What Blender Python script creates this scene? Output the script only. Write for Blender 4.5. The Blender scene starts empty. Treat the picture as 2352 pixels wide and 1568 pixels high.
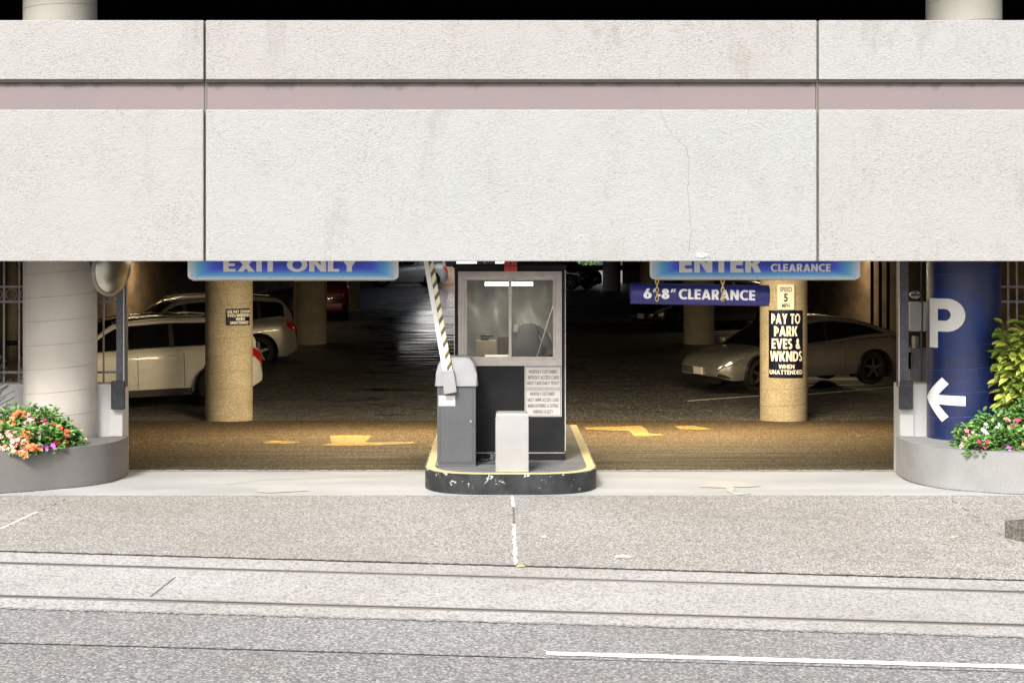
import bpy, bmesh, math, random
from mathutils import Vector, Matrix
R = math.radians
random.seed(7)
scn = bpy.context.scene
COL = scn.collection

# ------------------------------------------------------------------ camera, world, sun, exposure
F = 3800.0; UC = 1143.0; VC = 570.0; HC = 2.54          # focal length and vanishing point of the photograph (in a 2352 px wide frame), eye height
cam = bpy.data.cameras.new('camera'); camo = bpy.data.objects.new('camera', cam); COL.objects.link(camo)
cam.sensor_width = 36.0; cam.lens = F / 2352 * 36
cam.shift_x = (1176 - UC) / 2352; cam.shift_y = -(784 - VC) / 2352
cam.clip_start = 0.1; cam.clip_end = 900
camo.location = (0, 0, HC); camo.rotation_euler = (R(90), 0, 0)
scn.camera = camo
world = bpy.data.worlds.new('World'); scn.world = world; world.use_nodes = True
wn = world.node_tree.nodes; wl = world.node_tree.links
sky = wn.new('ShaderNodeTexSky'); sky.sky_type = 'NISHITA'; sky.sun_disc = False
SUN_DIR = Vector((0.36, 1.05, -1.0)).normalized()       # the way the light travels
sky.sun_elevation = math.asin(-SUN_DIR.z); sky.sun_rotation = math.atan2(-SUN_DIR.x, -SUN_DIR.y)
sky.air_density = 1.0; sky.dust_density = 4.0; sky.ozone_density = 1.0
wn['Background'].inputs['Strength'].default_value = 0.15
hs = wn.new('ShaderNodeHueSaturation'); hs.inputs['Saturation'].default_value = .35; wl.new(sky.outputs[0], hs.inputs['Color']); wl.new(hs.outputs[0], wn['Background'].inputs['Color'])
sun = bpy.data.lights.new('sun', 'SUN'); suno = bpy.data.objects.new('sun', sun); COL.objects.link(suno)
sun.energy = 2.5; sun.angle = R(13); sun.color = (1.0, 0.97, 0.93)
suno.rotation_euler = SUN_DIR.to_track_quat('-Z', 'Y').to_euler(); suno.location = (-10, -10, 25)
scn.view_settings.view_transform = 'Standard'; scn.view_settings.look = 'None'
scn.view_settings.gamma = 1.0; scn.view_settings.exposure = 0.70
scn.cycles.max_bounces = 8

# ------------------------------------------------------------------ small helpers
def P(u, v, D):
    return Vector(((u - UC) * D / F, D, HC - (v - VC) * D / F))

PROF = [(18.9, 0.0), (29.9, -.573), (42.4, .11), (54.6, .47), (96, .60)]
def gz(x, D):
    if D <= 13.66: return -.08 - .0285 * x
    if D <= 16.99:
        t = (D - 13.66) / 3.33
        return (1 - t) * (-.08 - .0285 * x)
    if D <= 18.9: return 0.0
    for (a, za), (b, zb) in zip(PROF, PROF[1:]):
        if D <= b: return za + (zb - za) * (D - a) / (b - a)
    return .6
def G(u, v, lift=0.0):
    lo, hi = 6.0, 95.0
    for _ in range(50):
        D = (lo + hi) / 2
        vv = VC + (HC - gz((u - UC) * D / F, D)) * F / D
        if vv > v: lo = D
        else: hi = D
    x = (u - UC) * D / F
    return Vector((x, D, gz(x, D) + lift))

def tag(o, label=None, cat=None, group=None, kind=None):
    if label: o['label'] = label
    if cat: o['category'] = cat
    if group: o['group'] = group
    if kind: o['kind'] = kind
    return o
def thing(name, loc, label, cat, group=None, rz=0.0):
    o = bpy.data.objects.new(name, None); COL.objects.link(o)
    o.location = loc; o.rotation_euler = (0, 0, rz); o.empty_display_size = .2
    return tag(o, label, cat, group)
def link(name, bm, mats, parent=None, smooth=False, local=False, recalc=True):
    if recalc: bmesh.ops.recalc_face_normals(bm, faces=bm.faces[:])
    me = bpy.data.meshes.new(name); bm.to_mesh(me); bm.free()
    if not isinstance(mats, (list, tuple)): mats = [mats]
    for m in mats: me.materials.append(m)
    if smooth:
        for p in me.polygons: p.use_smooth = True
    o = bpy.data.objects.new(name, me); COL.objects.link(o)
    if parent is not None:
        o.parent = parent
        if not local:
            root = Vector((0, 0, 0)); q = parent
            while q is not None: root += q.location; q = q.parent
            me.transform(Matrix.Translation(-root))
    return o
def smooth_angle(o, deg=35):
    me = o.data
    for p in me.polygons: p.use_smooth = True
    try: me.set_sharp_from_angle(angle=R(deg))
    except Exception: pass
    return o
def bm_new(): return bmesh.new()
def box(bm, x0, x1, y0, y1, z0, z1, bev=0.0, seg=2, mi=0):
    t = bmesh.new()
    vs = [t.verts.new((x, y, z)) for x in (x0, x1) for y in (y0, y1) for z in (z0, z1)]
    for f in ((0, 1, 3, 2), (4, 6, 7, 5), (0, 4, 5, 1), (2, 3, 7, 6), (0, 2, 6, 4), (1, 5, 7, 3)):
        t.faces.new([vs[i] for i in f])
    if bev > 0: bmesh.ops.bevel(t, geom=t.edges[:], offset=bev, segments=seg, affect='EDGES', profile=.5)
    merge(bm, t, mi)
def merge(bm, t, mi=0, M=None):
    if M is not None: bmesh.ops.transform(t, matrix=M, verts=t.verts[:])
    bmesh.ops.recalc_face_normals(t, faces=t.faces[:])
    mp = {}
    for v in t.verts: mp[v] = bm.verts.new(v.co)
    for f in t.faces:
        try:
            g = bm.faces.new([mp[v] for v in f.verts]); g.material_index = mi; g.smooth = f.smooth
        except ValueError: pass
    t.free()
def tube(bm, pts, r, n=8, mi=0, caps=True):
    pts = [Vector(p) for p in pts]; rings = []
    for i, p in enumerate(pts):
        d = (pts[min(i + 1, len(pts) - 1)] - pts[max(i - 1, 0)]).normalized()
        a = d.cross(Vector((0, 0, 1))) if abs(d.z) < .95 else d.cross(Vector((0, 1, 0)))
        a.normalize(); b = d.cross(a)
        rr = r[i] if isinstance(r, (list, tuple)) else r
        rings.append([bm.verts.new(p + (a * math.cos(k * 2 * math.pi / n) + b * math.sin(k * 2 * math.pi / n)) * rr) for k in range(n)])
    for q, s in zip(rings, rings[1:]):
        for k in range(n):
            f = bm.faces.new((q[k], q[(k + 1) % n], s[(k + 1) % n], s[k])); f.material_index = mi
    if caps:
        bm.faces.new(rings[0][::-1]).material_index = mi; bm.faces.new(rings[-1]).material_index = mi
def lathe(bm, prof, c, n=48, axis='z', mi=0, close=True):
    rings = []
    for r_, h in prof:
        ring = []
        for k in range(n):
            a = 2 * math.pi * k / n; ca, sa = math.cos(a) * r_, math.sin(a) * r_
            if axis == 'z': p = (c[0] + ca, c[1] + sa, c[2] + h)
            elif axis == 'y': p = (c[0] + ca, c[1] + h, c[2] + sa)
            else: p = (c[0] + h, c[1] + ca, c[2] + sa)
            ring.append(bm.verts.new(p))
        rings.append(ring)
    for q, s in zip(rings, rings[1:]):
        for k in range(n):
            f = bm.faces.new((q[k], q[(k + 1) % n], s[(k + 1) % n], s[k])); f.material_index = mi; f.smooth = True
    if close:
        for rg in (rings[0], rings[-1]):
            try: bm.faces.new(rg).material_index = mi
            except ValueError: pass
def prism(bm, pts, z0, z1, mi=0, bev=0.0):
    t = bmesh.new()
    a = [t.verts.new((p[0], p[1], z0)) for p in pts]; b = [t.verts.new((p[0], p[1], z1)) for p in pts]
    n = len(pts)
    t.faces.new(a); top = t.faces.new(b)
    for k in range(n): t.faces.new((a[k], a[(k + 1) % n], b[(k + 1) % n], b[k]))
    if bev > 0:
        bmesh.ops.bevel(t, geom=[e for e in top.edges], offset=bev, segments=3, affect='EDGES', profile=.5)
    merge(bm, t, mi)
def rrect(x0, x1, z0, z1, r, n=6):
    o = []
    for cx, cz, a0 in ((x1 - r, z1 - r, 0), (x0 + r, z1 - r, 90), (x0 + r, z0 + r, 180), (x1 - r, z0 + r, 270)):
        for k in range(n + 1):
            a = R(a0 + 90 * k / n); o.append((cx + r * math.cos(a), cz + r * math.sin(a)))
    return o
def plate(bm, pts, y0, y1, mi=0):
    """outline in x,z extruded from y0 to y1"""
    a = [bm.verts.new((p[0], y0, p[1])) for p in pts]; b = [bm.verts.new((p[0], y1, p[1])) for p in pts]
    n = len(pts); fs = [bm.faces.new(a), bm.faces.new(b)]
    for k in range(n): fs.append(bm.faces.new((a[k], a[(k + 1) % n], b[(k + 1) % n], b[k])))
    for f in fs: f.material_index = mi
def wrap(bm, cx, cy, r, step=.03):
    """lay a flat x,z drawing (x = arc length from the side that faces the street) on a round column"""
    xs = [v.co.x for v in bm.verts]; x = math.floor(min(xs) / step) * step + step
    while x < max(xs):
        g = bm.verts[:] + bm.edges[:] + bm.faces[:]
        bmesh.ops.bisect_plane(bm, geom=g, plane_co=(x, 0, 0), plane_no=(1, 0, 0), dist=1e-5); x += step
    for v in bm.verts:
        rr = r - v.co.y; ph = v.co.x / r
        v.co = Vector((cx + rr * math.sin(ph), cy - rr * math.cos(ph), v.co.z))
def text_bm(body, x0, x1, z0, z1, bold=0.02, y=0.0):
    cu = bpy.data.curves.new('lettering', 'FONT'); cu.body = body; cu.size = 1; cu.offset = bold; cu.resolution_u = 4
    ob = bpy.data.objects.new('lettering', cu); COL.objects.link(ob)
    dg = bpy.context.evaluated_depsgraph_get()
    me = bpy.data.meshes.new_from_object(ob.evaluated_get(dg))
    bpy.data.objects.remove(ob); bpy.data.curves.remove(cu)
    xs = [v.co.x for v in me.vertices]; ys = [v.co.y for v in me.vertices]
    ax, bx, ay, by = min(xs), max(xs), min(ys), max(ys)
    for v in me.vertices:
        v.co = Vector((x0 + (v.co.x - ax) / (bx - ax) * (x1 - x0), y, z0 + (v.co.y - ay) / (by - ay) * (z1 - z0)))
    bm = bmesh.new(); bm.from_mesh(me); bpy.data.meshes.remove(me)
    return bm
def glyph_prims(c, t, h):
    """heavy geometric capitals, cap height 1: bars, slanted bars and rings"""
    q = t / 2
    Hb = lambda x0, x1, y: ('q', [(x0, y - h / 2), (x1, y - h / 2), (x1, y + h / 2), (x0, y + h / 2)])
    Vb = lambda x, y0=0, y1=1: ('q', [(x, y0), (x + t, y0), (x + t, y1), (x, y1)])
    def Db(x0, y0, x1, y1, w=t): return ('q', [(x0, y0), (x0 + w, y0), (x1 + w, y1), (x1, y1)])
    Ar = lambda cx, cy, rx, ry, a0, a1: ('a', (cx, cy, rx, ry, a0, a1))
    b, m, tp = h / 2, .5, 1 - h / 2
    G_ = {
     'E': (.56, [Vb(0), Hb(t, .56, b), Hb(t, .53, m), Hb(t, .56, tp)]), 'F': (.54, [Vb(0), Hb(t, .5, m), Hb(t, .54, tp)]),
     'L': (.52, [Vb(0), Hb(t, .52, b)]), 'I': (t, [Vb(0)]), 'T': (.62, [Vb(.31 - q, 0, 1 - h), Hb(0, .62, tp)]),
     'X': (.80, [Db(0, 0, .80 - t * 1.1, 1, t * 1.1), Db(.80 - t * 1.1, 0, 0, 1, t * 1.1)]),
     'Y': (.78, [Vb(.39 - q, 0, .45), Db(.39 - q, .42, 0, 1, t * 1.08), Db(.39 - q, .42, .78 - t * 1.08, 1, t * 1.08)]),
     'N': (.78, [Vb(0), Vb(.78 - t), Db(.78 - t, 0, 0, 1, t)]), 'H': (.72, [Vb(0), Vb(.72 - t), Hb(t, .72 - t, m)]),
     'O': (.94, [Ar(.47, .5, .47, .52, 0, 360)]), 'Q': (.94, [Ar(.47, .5, .47, .52, 0, 360)]),
     'C': (.78, [Ar(.50, .5, .50, .52, 50, 310)]), 'G': (.86, [Ar(.47, .5, .47, .52, 50, 350), Hb(.47, .94, .45)]),
     'D': (.80, [Vb(0), Hb(t, .34, b), Hb(t, .34, tp), Ar(.34, .5, .46, .5, -90, 90)]),
     'P': (.62, [Vb(0), Hb(t, .32, .42), Hb(t, .32, tp), Ar(.32, .5 + (1 - .42 + h / 2 - .5) / 2 + .0, .30, (1 - .42 + h / 2) / 2, -90, 90)]),
     'A': (.86, [Db(0, 0, .43 - q * 1.0, 1, t), Db(.86 - t, 0, .43 - q * 1.0, 1, t), Hb(.22, .64, .27)]),
     'V': (.82, [Db(.41 - q, 0, 0, 1), Db(.41 - q, 0, .82 - t, 1)]),
     'W': (1.18, [Db(.30 - q, 0, 0, 1), Db(.30 - q, 0, .59 - q, 1), Db(.88 - q, 0, .59 - q, 1), Db(.88 - q, 0, 1.18 - t, 1)]),
     'M': (1.0, [Vb(0, 0, 1), Vb(1.0 - t, 0, 1), Db(.5 - q, .12, 0, 1), Db(.5 - q, .12, 1 - t, 1)]),
     'K': (.76, [Vb(0), Db(t * .8, .46, .76 - t * 1.15, 1, t * 1.15), Db(.76 - t * 1.15, 0, t * .8, .54, t * 1.15)]),
     'U': (.72, [Vb(0, .35, 1), Vb(.72 - t, .35, 1), Ar(.36, .36, .36, .38, 180, 360)]),
     'S': (.58, [Ar(.29, .73, .29, .285, 30, 270), Ar(.29, .27, .29, .285, -150, 90)]),
     'R': (.68, [Vb(0), Hb(t, .34, .42), Hb(t, .34, tp), Ar(.34, .71 - .0 + (h / 2 - .11) / 2, .30, (1 - .42 + h / 2) / 2, -90, 90), Db(.68 - t * 1.1, 0, .26, .40, t * 1.1)]),
     'B': (.62, [Vb(0), Hb(t, .34, b), Hb(t, .34, m), Hb(t, .34, tp), Ar(.34, .74, .25, .26, -90, 90), Ar(.34, .27, .28, .28, -90, 90)]),
     '8': (.60, [Ar(.30, .74, .26, .265, 0, 360), Ar(.30, .27, .30, .285, 0, 360)]),
     '6': (.62, [Ar(.31, .32, .31, .335, 0, 360), Db(.02, .42, .26, 1, t * .95)]),
     '5': (.58, [Ar(.27, .32, .31, .335, -140, 110), Vb(.05, .5, 1), Hb(.05 + t, .54, tp)]),
     '-': (.30, [Hb(0, .30, .36)]), "'": (.20, [Db(0, .66, .10, 1.0, .13)]), '"': (.40, [Db(0, .66, .10, 1.0, .13), Db(.19, .66, .29, 1.0, .13)]),
     '&': (.80, [Ar(.34, .26, .30, .28, 20, 330), Ar(.34, .75, .22, .26, -60, 240), Db(.80 - t * 1.1, 0, .12, .82, t)]),
     '/': (.5, [Db(0, 0, .35, 1, .14)]), ' ': (.30, []) }
    return G_[c]
def block_bm(body, x0, x1, z0, z1, y=0.0, t=.25, h=.21, gap=.075):
    bm = bmesh.new(); pen = 0.0; prims = []
    for ch in body:
        w, pr = glyph_prims(ch, t, h)
        for k, (kind, d) in enumerate(pr): prims.append((kind, d, pen, k))
        pen += w + gap
    W_ = pen - gap; sx = (x1 - x0) / W_; sz = z1 - z0
    X = lambda a: x0 + a * sx
    Z = lambda b: z0 + b * sz
    for kind, d, px_, k in prims:
        yy = y - .0004 * k
        if kind == 'q': bm.faces.new([bm.verts.new((X(px_ + a), yy, Z(b))) for a, b in d])
        else:
            cx, cy, rx, ry, a0, a1 = d; n = max(6, int(abs(a1 - a0) / 12)); prev = None
            for i in range(n + 1):
                a = R(a0 + (a1 - a0) * i / n); c_, s_ = math.cos(a), math.sin(a)
                row = [bm.verts.new((X(px_ + cx + c_ * rx), yy, Z(cy + s_ * ry))), bm.verts.new((X(px_ + cx + c_ * (rx - t)), yy, Z(cy + s_ * max(.02, ry - h))))]
                if prev: bm.faces.new((prev[0], row[0], row[1], prev[1]))
                prev = row
    return bm
def join_bm(bm, t, mi=0):
    mp = {v: bm.verts.new(v.co) for v in t.verts}
    for f in t.faces:
        try: bm.faces.new([mp[v] for v in f.verts]).material_index = mi
        except ValueError: pass
    t.free()

# ------------------------------------------------------------------ materials
class N:
    def __init__(s, name):
        s.m = bpy.data.materials.new(name); s.m.use_nodes = True; s.t = s.m.node_tree; s.b = s.t.nodes['Principled BSDF']
        s.tc = s.t.nodes.new('ShaderNodeTexCoord')
    def n(s, t, **kw):
        q = s.t.nodes.new(t)
        for k, v in kw.items(): setattr(q, k, v)
        return q
    def l(s, a, b): s.t.links.new(a, b)
    def co(s, scale=(1, 1, 1)):
        mp = s.n('ShaderNodeMapping'); mp.inputs['Scale'].default_value = scale; s.l(s.tc.outputs['Object'], mp.inputs[0]); return mp.outputs[0]
    def noise(s, scale, detail=4, rough=.55, st=(1, 1, 1), dist=0.0):
        q = s.n('ShaderNodeTexNoise'); q.inputs['Scale'].default_value = scale; q.inputs['Detail'].default_value = detail
        q.inputs['Roughness'].default_value = rough; q.inputs['Distortion'].default_value = dist
        s.l(s.co(st), q.inputs['Vector']); return q.outputs['Fac']
    def vor(s, scale, st=(1, 1, 1), feature='F1', out='Distance'):
        q = s.n('ShaderNodeTexVoronoi', feature=feature); q.inputs['Scale'].default_value = scale
        s.l(s.co(st), q.inputs['Vector']); return q.outputs[out]
    def ramp(s, fac, stops):
        q = s.n('ShaderNodeValToRGB'); cr = q.color_ramp
        while len(cr.elements) > 1: cr.elements.remove(cr.elements[-1])
        cr.elements[0].position = stops[0][0]; c = stops[0][1]; cr.elements[0].color = (*c, 1) if len(c) == 3 else c
        for p, c in stops[1:]:
            e = cr.elements.new(p); e.color = (*c, 1)
        s.l(fac, q.inputs[0]); return q.outputs[0]
    def gr(s, fac, a, b, lo=0.0, hi=1.0):
        q = s.n('ShaderNodeMapRange'); q.inputs[1].default_value = a; q.inputs[2].default_value = b
        q.inputs[3].default_value = lo; q.inputs[4].default_value = hi; s.l(fac, q.inputs[0]); return q.outputs[0]
    def mix(s, f, a, b, mode='MIX'):
        q = s.n('ShaderNodeMix', data_type='RGBA', blend_type=mode)
        for i, v in ((0, f), (6, a), (7, b)):
            if hasattr(v, 'is_output'): s.l(v, q.inputs[i])
            elif i == 0: q.inputs[i].default_value = v
            else: q.inputs[i].default_value = (*v, 1)
        return q.outputs[2]
    def math(s, op, a, b=0.0):
        q = s.n('ShaderNodeMath', operation=op)
        for i, v in ((0, a), (1, b)):
            if hasattr(v, 'is_output'): s.l(v, q.inputs[i])
            else: q.inputs[i].default_value = v
        return q.outputs[0]
    def bump(s, h, strength=.5, dist=.01):
        q = s.n('ShaderNodeBump'); q.inputs['Strength'].default_value = strength; q.inputs['Distance'].default_value = dist
        s.l(h, q.inputs['Height']); s.l(q.outputs[0], s.b.inputs['Normal'])
    def col(s, c):
        if hasattr(c, 'is_output'): s.l(c, s.b.inputs['Base Color'])
        else: s.b.inputs['Base Color'].default_value = (*c, 1)
    def set(s, rough=.7, metal=0.0, spec=.5, coat=0.0):
        s.b.inputs['Roughness'].default_value = rough; s.b.inputs['Metallic'].default_value = metal
        s.b.inputs['Specular IOR Level'].default_value = spec; s.b.inputs['Coat Weight'].default_value = coat
        return s.m
def sc(c, k): return tuple(max(0, min(1, q * k)) for q in c)
def simple(name, c, rough=.6, metal=0.0, var=.15, scale=6, fine=.12, fscale=160, bump=.0, bscale=80, spec=.5, coat=0.0, st=(1, 1, 1)):
    s = N(name)
    a = s.mix(s.gr(s.noise(scale, 5, st=st), .3, .7), sc(c, 1 - var), sc(c, 1 + var))
    if fine: a = s.mix(s.gr(s.noise(fscale, 2), .35, .65), s.mix(1.0, a, (1 - fine,) * 3, 'MULTIPLY'), s.mix(1.0, a, (1 + fine,) * 3, 'MULTIPLY'))
    s.col(a)
    if bump: s.bump(s.noise(bscale, 3), bump, .005)
    return s.set(rough, metal, spec, coat)
def emis(name, c, st):
    s = N(name); s.col(c); s.b.inputs['Emission Color'].default_value = (*c, 1); s.b.inputs['Emission Strength'].default_value = st
    return s.set(.4)

def stucco(name, c1, c2, k=1.0):
    s = N(name)
    w = s.noise(40, 2, .55, (1, 1, 1.9), 1.3)
    big = s.noise(1.1, 4, .6)
    base = s.mix(s.gr(s.noise(.45, 3), .35, .65), c1, c2)
    stain = s.math('MULTIPLY', s.gr(s.noise(2.2, 6, .65, (1.0, 1, .5)), .54, .74), s.gr(s.noise(.6, 2), .42, .60, .12, .55 * k))
    base = s.mix(stain, base, (.22, .205, .165))
    sz = s.n('ShaderNodeSeparateXYZ'); s.l(s.tc.outputs['Object'], sz.inputs[0])
    run = s.math('MULTIPLY', s.gr(s.noise(2.4, 5, .68, (1, 1, .10)), .54, .72, 0, .50 * k), s.gr(sz.outputs[2], 4.25, 4.84, .15, 1))
    run = s.math('MULTIPLY', run, s.gr(s.noise(.8, 2), .40, .62))   # rain streaks that start under the coping
    base = s.mix(s.math('MULTIPLY', run, s.gr(sz.outputs[2], 4.0, 4.2)), base, (.19, .178, .14))
    crev = s.gr(w, .45, .34)                                    # darker colour in the wrinkles of the coat
    amt = s.math('MULTIPLY', crev, s.gr(big, .38, .68, .08 * k, min(1, .55 * k)))
    base = s.mix(amt, base, (.11, .103, .09))
    s.col(base); s.bump(w, .8, .013)
    return s.set(.85, spec=.2)
M_stucco_warm = stucco('stucco_warm', (.368, .363, .349), (.376, .363, .351))
M_stucco_cool = stucco('stucco_cool', (.362, .370, .366), (.372, .368, .360), .9)
M_stucco_rose = stucco('stucco_rose', (.372, .358, .345), (.368, .360, .346), 1.3)

def m_band():
    s = N('rose_band')
    base = s.mix(s.gr(s.noise(.8, 3), .35, .65), (.225, .180, .180), (.205, .175, .183))
    base = s.mix(s.math('MULTIPLY', s.gr(s.noise(2.6, 5, .6), .5, .7), .35), base, (.24, .19, .165))
    sep = s.n('ShaderNodeSeparateXYZ'); s.l(s.tc.outputs['Object'], sep.inputs[0])
    edge = s.math('ADD', s.gr(sep.outputs[2], 4.07, 4.24), s.math('MULTIPLY', s.math('SUBTRACT', s.noise(4.5, 4, .6, (1, 1, .25)), .5), 2.2))
    drip = s.gr(edge, .66, .90, 0, .62)                          # water stains that hang from the lip
    base = s.mix(drip, base, (.11, .10, .10))
    base = s.mix(s.gr(s.noise(150, 2), .4, .6, 0, .12), base, (.2, .15, .15))
    s.col(base); s.bump(s.noise(60, 3), .2, .004)
    return s.set(.75, spec=.25)
M_band = m_band()
M_joint = simple('joint_sealant', (.17, .155, .13), .85)
M_lip = simple('lip_shade', (.045, .038, .028), .9)  # for the dark strip that paints the shade under the panel lip
M_conc = simple('planter_concrete', (.27, .267, .26), .85, var=.12, scale=2.2, fine=.06, fscale=70, bump=.35, bscale=90)
M_conc_l = simple('planter_concrete_shaded', (.165, .155, .147), .85, var=.12, scale=2.2, fine=.06, fscale=70, bump=.35, bscale=90)  # darker copy of the planter concrete, shade put into the colour
M_wall = simple('painted_wall', (.46, .455, .44), .8, var=.06, scale=3, fine=.04, bump=.2)
M_ceil = simple('garage_ceiling', (.05, .048, .045), .9, var=.3)
M_dkceil = simple('upper_deck_soffit', (.006, .006, .006), .95, var=.3)
M_gwall = simple('garage_wall', (.20, .14, .095), .85, var=.45, scale=.7, fine=.4, fscale=60, st=(1, 1, 3))
def m_colwhite(name, c, lines=1.0):
    s = N(name)
    base = s.mix(s.gr(s.noise(2.2, 4), .35, .65), sc(c, .93), sc(c, 1.05))
    base = s.mix(s.math('MULTIPLY', s.gr(s.noise(5, 5, .65), .58, .75), .25), base, sc(c, .55))
    base = s.mix(s.gr(s.noise(110, 2), .4, .6, 0, .10), base, sc(c, .5))
    s.col(base); s.bump(s.noise(70, 3), .25, .004)
    return s.set(.8, spec=.3)
M_colw = m_colwhite('painted_column', (.53, .485, .43))
M_colt = m_colwhite('upper_column', (.42, .40, .345))
M_seam = simple('form_seam', (.36, .335, .31), .9)
def m_incol():
    s = N('garage_column')
    base = s.mix(s.gr(s.noise(2.5, 4), .35, .65), (.50, .44, .33), (.64, .58, .45))
    base = s.mix(s.gr(s.noise(62, 2, .8), .38, .62, 0, .75), base, (.15, .12, .085))
    s.col(base); s.bump(s.noise(60, 3), .5, .01)
    return s.set(.85, spec=.3)
M_incol = m_incol()
def m_blue():
    s = N('blue_column_paint')
    base = s.mix(s.gr(s.noise(1.6, 3), .35, .65), (.010, .017, .068), (.013, .024, .092))
    sw = s.gr(s.noise(9, 4, .7, (.25, .25, 8)), .60, .66, 0, .22)
    base = s.mix(sw, base, (.10, .13, .30)); s.col(base); s.bump(s.noise(30, 3, .6, (.3, .3, 6)), .25, .006)
    return s.set(.32, spec=.5, coat=.1)
M_blue = m_blue()
M_disc = simple('blue_disc_paint', (.007, .023, .125), .35, var=.12, fine=.1)
M_whitepaint = simple('white_paint', (.72, .71, .68), .5, var=.04, fine=.06, fscale=60)

def aggregate(name, cols, scale=85, dark=.5, gsc=.35, rough=.9, st=(1, 1, 1)):
    s = N(name)
    v = s.n('ShaderNodeTexVoronoi'); v.inputs['Scale'].default_value = scale; s.l(s.co(st), v.inputs['Vector'])
    sep = s.n('ShaderNodeSeparateColor'); s.l(v.outputs['Color'], sep.inputs[0])
    k = len(cols); stone = s.ramp(sep.outputs[0], [(i / k, c) for i, c in enumerate(cols)])
    stone.node.color_ramp.interpolation = 'CONSTANT'
    c = s.mix(s.gr(v.outputs['Distance'], .35, .75, 0, dark), stone, (.07, .065, .058))
    c = s.mix(s.gr(s.noise(gsc, 5, .6), .35, .68, 0, .30), c, (.15, .125, .09))
    c = s.mix(s.gr(s.noise(3.5, 5, .65), .55, .75, 0, .3), c, (.12, .11, .10))
    s.col(c); s.bump(v.outputs['Distance'], .35, -.008)
    return s.set(rough, spec=.25)
M_side = aggregate('exposed_aggregate', [(.475, .456, .423), (.294, .280, .257), (.399, .385, .361), (.570, .556, .532), (.228, .218, .209), (.437, .399, .342), (.342, .337, .332), (.513, .489, .446)], 62)
M_track = aggregate('track_concrete', [(.510, .497, .484), (.484, .475, .462), (.317, .308, .295), (.546, .537, .524), (.502, .488, .475), (.528, .506, .484), (.414, .400, .392)], 52, .35)
M_asph = aggregate('worn_asphalt', [(.336, .336, .345), (.234, .236, .243), (.439, .434, .430), (.158, .161, .169), (.309, .309, .314), (.514, .500, .477), (.280, .280, .290), (.243, .234, .234)], 60, .40, .25)
M_asph2 = aggregate('worn_asphalt_near_lane', [(.299, .299, .304), (.201, .201, .210), (.402, .397, .392), (.140, .140, .149), (.271, .271, .276), (.467, .458, .434), (.243, .243, .252), (.205, .201, .201)], 60, .40, .25)
M_kerb = aggregate('kerb_aggregate', [(.16, .145, .125), (.09, .085, .075), (.13, .12, .10), (.20, .185, .165), (.07, .065, .06)], 70)
M_base = simple('earth', (.12, .11, .10), .9)
def m_apron():
    s = N('apron_concrete')
    c = s.mix(s.gr(s.noise(1.2, 5, .6, (.5, 1.5, 1)), .35, .65), (.37, .37, .365), (.47, .47, .465))
    c = s.mix(s.gr(s.noise(2.2, 6, .7), .58, .72, 0, .35), c, (.33, .32, .30))
    c = s.mix(s.gr(s.noise(90, 2), .4, .6, 0, .12), c, (.2, .2, .2))
    s.col(c); s.bump(s.noise(50, 3), .2, .004)
    return s.set(.75, spec=.3)
M_apron = m_apron()
def m_gfloor(name, a, b, gl0, gl1, hi, bp):
    s = N(name)
    c = s.mix(s.gr(s.noise(.5, 5, .6), .35, .65), a, b)
    sp = s.n('ShaderNodeTexVoronoi'); sp.inputs['Scale'].default_value = 72; s.l(s.co((1, .25, 1)), sp.inputs['Vector'])
    se = s.n('ShaderNodeSeparateColor'); s.l(sp.outputs['Color'], se.inputs[0])
    c = s.mix(s.gr(se.outputs[0], .0, 1.0, 0, .85), c, sc(a, .22))
    c = s.mix(s.gr(se.outputs[1], .72, .98, 0, .9), c, hi)
    s.col(c)
    ro = s.gr(s.noise(1.1, 5, .65, (.35, 4, 1)), .38, .62, gl0, gl1); s.l(ro, s.b.inputs['Roughness'])
    s.bump(s.noise(2.6, 6, .7, (.35, 4, 1)), bp, .012)
    return s.set(.5, spec=.45 if bp else .15)
M_gfloor = m_gfloor('garage_asphalt', (.072, .074, .084), (.10, .10, .108), .38, .70, (.30, .29, .28), .05)
M_ramp = m_gfloor('ramp_asphalt', (.066, .047, .031), (.085, .062, .040), .7, .9, (.20, .15, .09), .0)
M_lane = simple('lane_paint', (.80, .79, .77), .6, var=.05, fine=.15, fscale=60)
def m_worn():
    s = N('yellow_floor_paint')
    c = s.mix(s.gr(s.noise(14, 5, .7, (1, .4, 1)), .38, .62), (.34, .23, .065), (.12, .088, .05))
    c = s.mix(s.gr(s.noise(120, 2, .7), .45, .6, 0, .6), c, (.12, .09, .05)); s.col(c); return s.set(.75, spec=.2)
M_yel = m_worn()
M_yelpale = simple('faded_yellow_paint', (.43, .42, .385), .7, var=.06, fine=.1)
M_crack = simple('dark_crack', (.035, .032, .022), .95, var=.4, scale=8)
M_hair = simple('hairline_crack', (.15, .135, .12), .95, var=.3, scale=20)
M_rail = simple('rail_steel', (.20, .18, .172), .55, .1, var=.25, scale=1.5, fine=.2, st=(.3, 20, 1))
M_groove = simple('rail_groove', (.05, .045, .04), .8)
M_booth = simple('booth_black_paint', (.016, .016, .017), .5, var=.25, scale=3, fine=.3, fscale=100, bump=.1, spec=.15)
M_boothin = simple('booth_lining', (.17, .18, .17), .7, var=.2, scale=3)
M_alu = simple('window_aluminium', (.52, .475, .44), .5, .15, var=.12, scale=9, fine=.1, fscale=90)
M_alud = simple('aluminium_groove', (.22, .2, .19), .6)
M_cab = simple('cabinet_grey_paint', (.085, .087, .092), .38, var=.1, scale=3, fine=.12, fscale=120, bump=.15, bscale=160, coat=.15)
M_hood = simple('hood_light_paint', (.30, .30, .31), .45, var=.05, fine=.06, bump=.15, bscale=140)
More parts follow.
